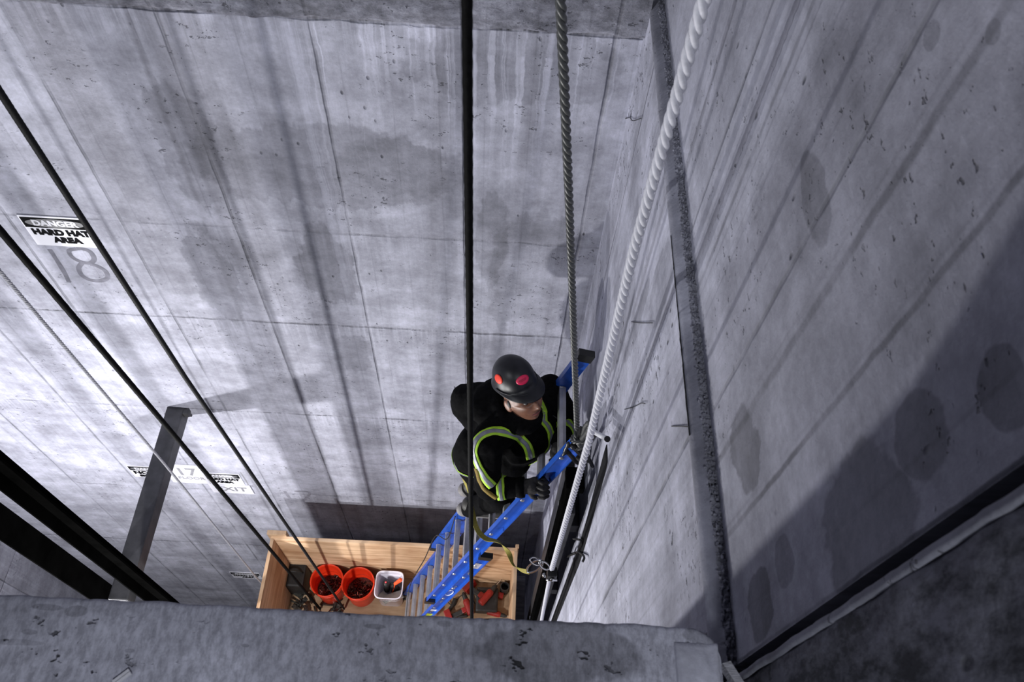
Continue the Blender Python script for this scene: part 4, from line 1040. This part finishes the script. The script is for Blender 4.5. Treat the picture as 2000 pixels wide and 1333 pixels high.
def patch(th, ph, a, b, rot, mat, lines):
    def P(u, v_, k): 
        cu, cv = u * math.cos(rot) - v_ * math.sin(rot), u * math.sin(rot) + v_ * math.cos(rot)
        return hp(th + cu / max(.3, math.cos(ph)), ph + cv, k)
    bm = bmesh.new(); c0 = bm.verts.new(P(0, 0, 1.022)); prev = None; n_ = 36
    for rr_ in (.35, .7, 1.0):
        ring = [bm.verts.new(P(a * rr_ * math.cos(2 * PI * i / n_), b * rr_ * math.sin(2 * PI * i / n_), 1.022)) for i in range(n_)]
        for i in range(n_):
            if prev is None: bm.faces.new((c0, ring[i], ring[(i + 1) % n_]))
            else: bm.faces.new((prev[i], ring[i], ring[(i + 1) % n_], prev[(i + 1) % n_]))
        prev = ring
    ed = [bm.verts.new(P(a * math.cos(2 * PI * i / n_), b * math.sin(2 * PI * i / n_), 1.0)) for i in range(n_)]
    for i in range(n_): bm.faces.new((prev[i], ed[i], ed[(i + 1) % n_], prev[(i + 1) % n_]))
    bmesh.ops.recalc_face_normals(bm, faces=bm.faces)
    o = link('sticker', bm, mat, hat, smooth=True)
    if lines:
        bm = bmesh.new()
        for (v0_, l_) in ((-.035, .5), (0.0, .62), (.035, .5)): tube(bm, [P(a * l_ * (k / 4 - 1), v0_, 1.024) for k in range(9)], .0008, 5)
        link('sticker_print', bm, simple('dark_red_print', (.25, .01, .04), .5), o)
    return o
tag(patch(math.radians(80), math.radians(24), .34, .19, .06, simple('pink_red_sticker', (.72, .015, .09), .45, nz=.08), True), 'oval pinkish red sticker on the front')
tag(patch(math.radians(4), math.radians(24), .24, .20, -.2, simple('orange_red_sticker', (.90, .05, .02), .45, nz=.08), False), 'oval orange red sticker on the side')
# radio microphone stub on a lead
bm = bmesh.new(); a = at(1080, 812, Z=4.30); b = at(1094, 826, Z=4.27); tube(bm, smoothpath([a, a.lerp(b, .5) + V((0, 0, .01)), b], 5), .003, 6); capsule(bm, b, at(1096, 829, Z=4.265), .006, .008)
link('microphone', bm, m_blk, man)
# lanyard
lp = [PV + V((-.12, -.10, .02)), at(921, 985, Y=1.78), at(930, 1030, Y=1.66), at(948, 1052, Y=1.60), at(975, 1060, Y=1.56), at(993, 1080, Y=1.52), at(1003, 1104, Y=1.47), at(1018, 1114, Y=1.44), at(1033, 1118, Y=1.42)]
pts = smoothpath(lp, 10); fr = frames(pts); bm = bmesh.new(); rows = []
for i, (p, (t, n_, b_)) in enumerate(zip(pts, fr)):
    an_ = .9 + 2.6 * math.sin(i / len(pts) * 5); sd = n_ * math.cos(an_) + b_ * math.sin(an_); up_ = t.cross(sd)
    rows.append([bm.verts.new(p + sd * s_ * .015 + up_ * u_ * .0015) for s_, u_ in ((-1, -1), (1, -1), (1, 1), (-1, 1))])
for x, y in zip(rows, rows[1:]):
    for k in range(4): bm.faces.new((x[k], x[(k + 1) % 4], y[(k + 1) % 4], y[k]))
bm.faces.new(rows[0][::-1]); bm.faces.new(rows[-1])
lan = empty('safety_lanyard', 'yellow green webbing lanyard hanging from the worker to the white rope', 'lanyard', lp[0])
link('webbing', bm, m_web, lan, smooth=False)
m_chr = simple('polished_steel', (.55, .55, .56), .18, 1.0, nz=.2)
bm = bmesh.new()
def loop(c0, c1, wd, r_):
    c0, c1 = V(c0), V(c1); d = (c1 - c0); m_ = (c0 + c1) / 2; sd = d.cross(V((-.1, -.5, .84))).normalized()
    tube(bm, [m_ + d / 2 * math.cos(2 * PI * i / 24) + sd * wd * math.sin(2 * PI * i / 24) for i in range(25)], r_, 8, cap=False)
loop(at(1031, 1118, Y=1.42), at(1058, 1096, Y=1.39), .026, .006); loop(at(1054, 1098, Y=1.39), at(1072, 1112, Y=1.37), .018, .006); loop(at(1036, 1092, Y=1.40), at(1056, 1102, Y=1.39), .02, .004)
link('snap_hook', bm, m_chr, lan, smooth=True)
gp = at(1079, 1120, Y=1.36)
rg = empty('rope_grab', 'steel rope grab clamped on the white rope at the lanyard end', 'rope grab', gp)
bm = bmesh.new(); box(bm, gp + V((-.03, -.028, -.06)), gp + V((.026, .028, .03)), .008); link('body', bm, simple('black_grab', (.02, .02, .02), .4, .3), rg)
bm = bmesh.new(); tube(bm, [gp + V((-.034, -.03, -.03)), gp + V((.03, -.03, -.03))], .008, 10); tube(bm, [gp + V((.0, -.045, .0)), gp + V((.0, -.03, .0))], .012, 12); ellipsoid(bm, gp + V((-.045, -.01, -.02)), (.014, .014, .02)); link('cam_lever', bm, m_chr, rg, smooth=True)
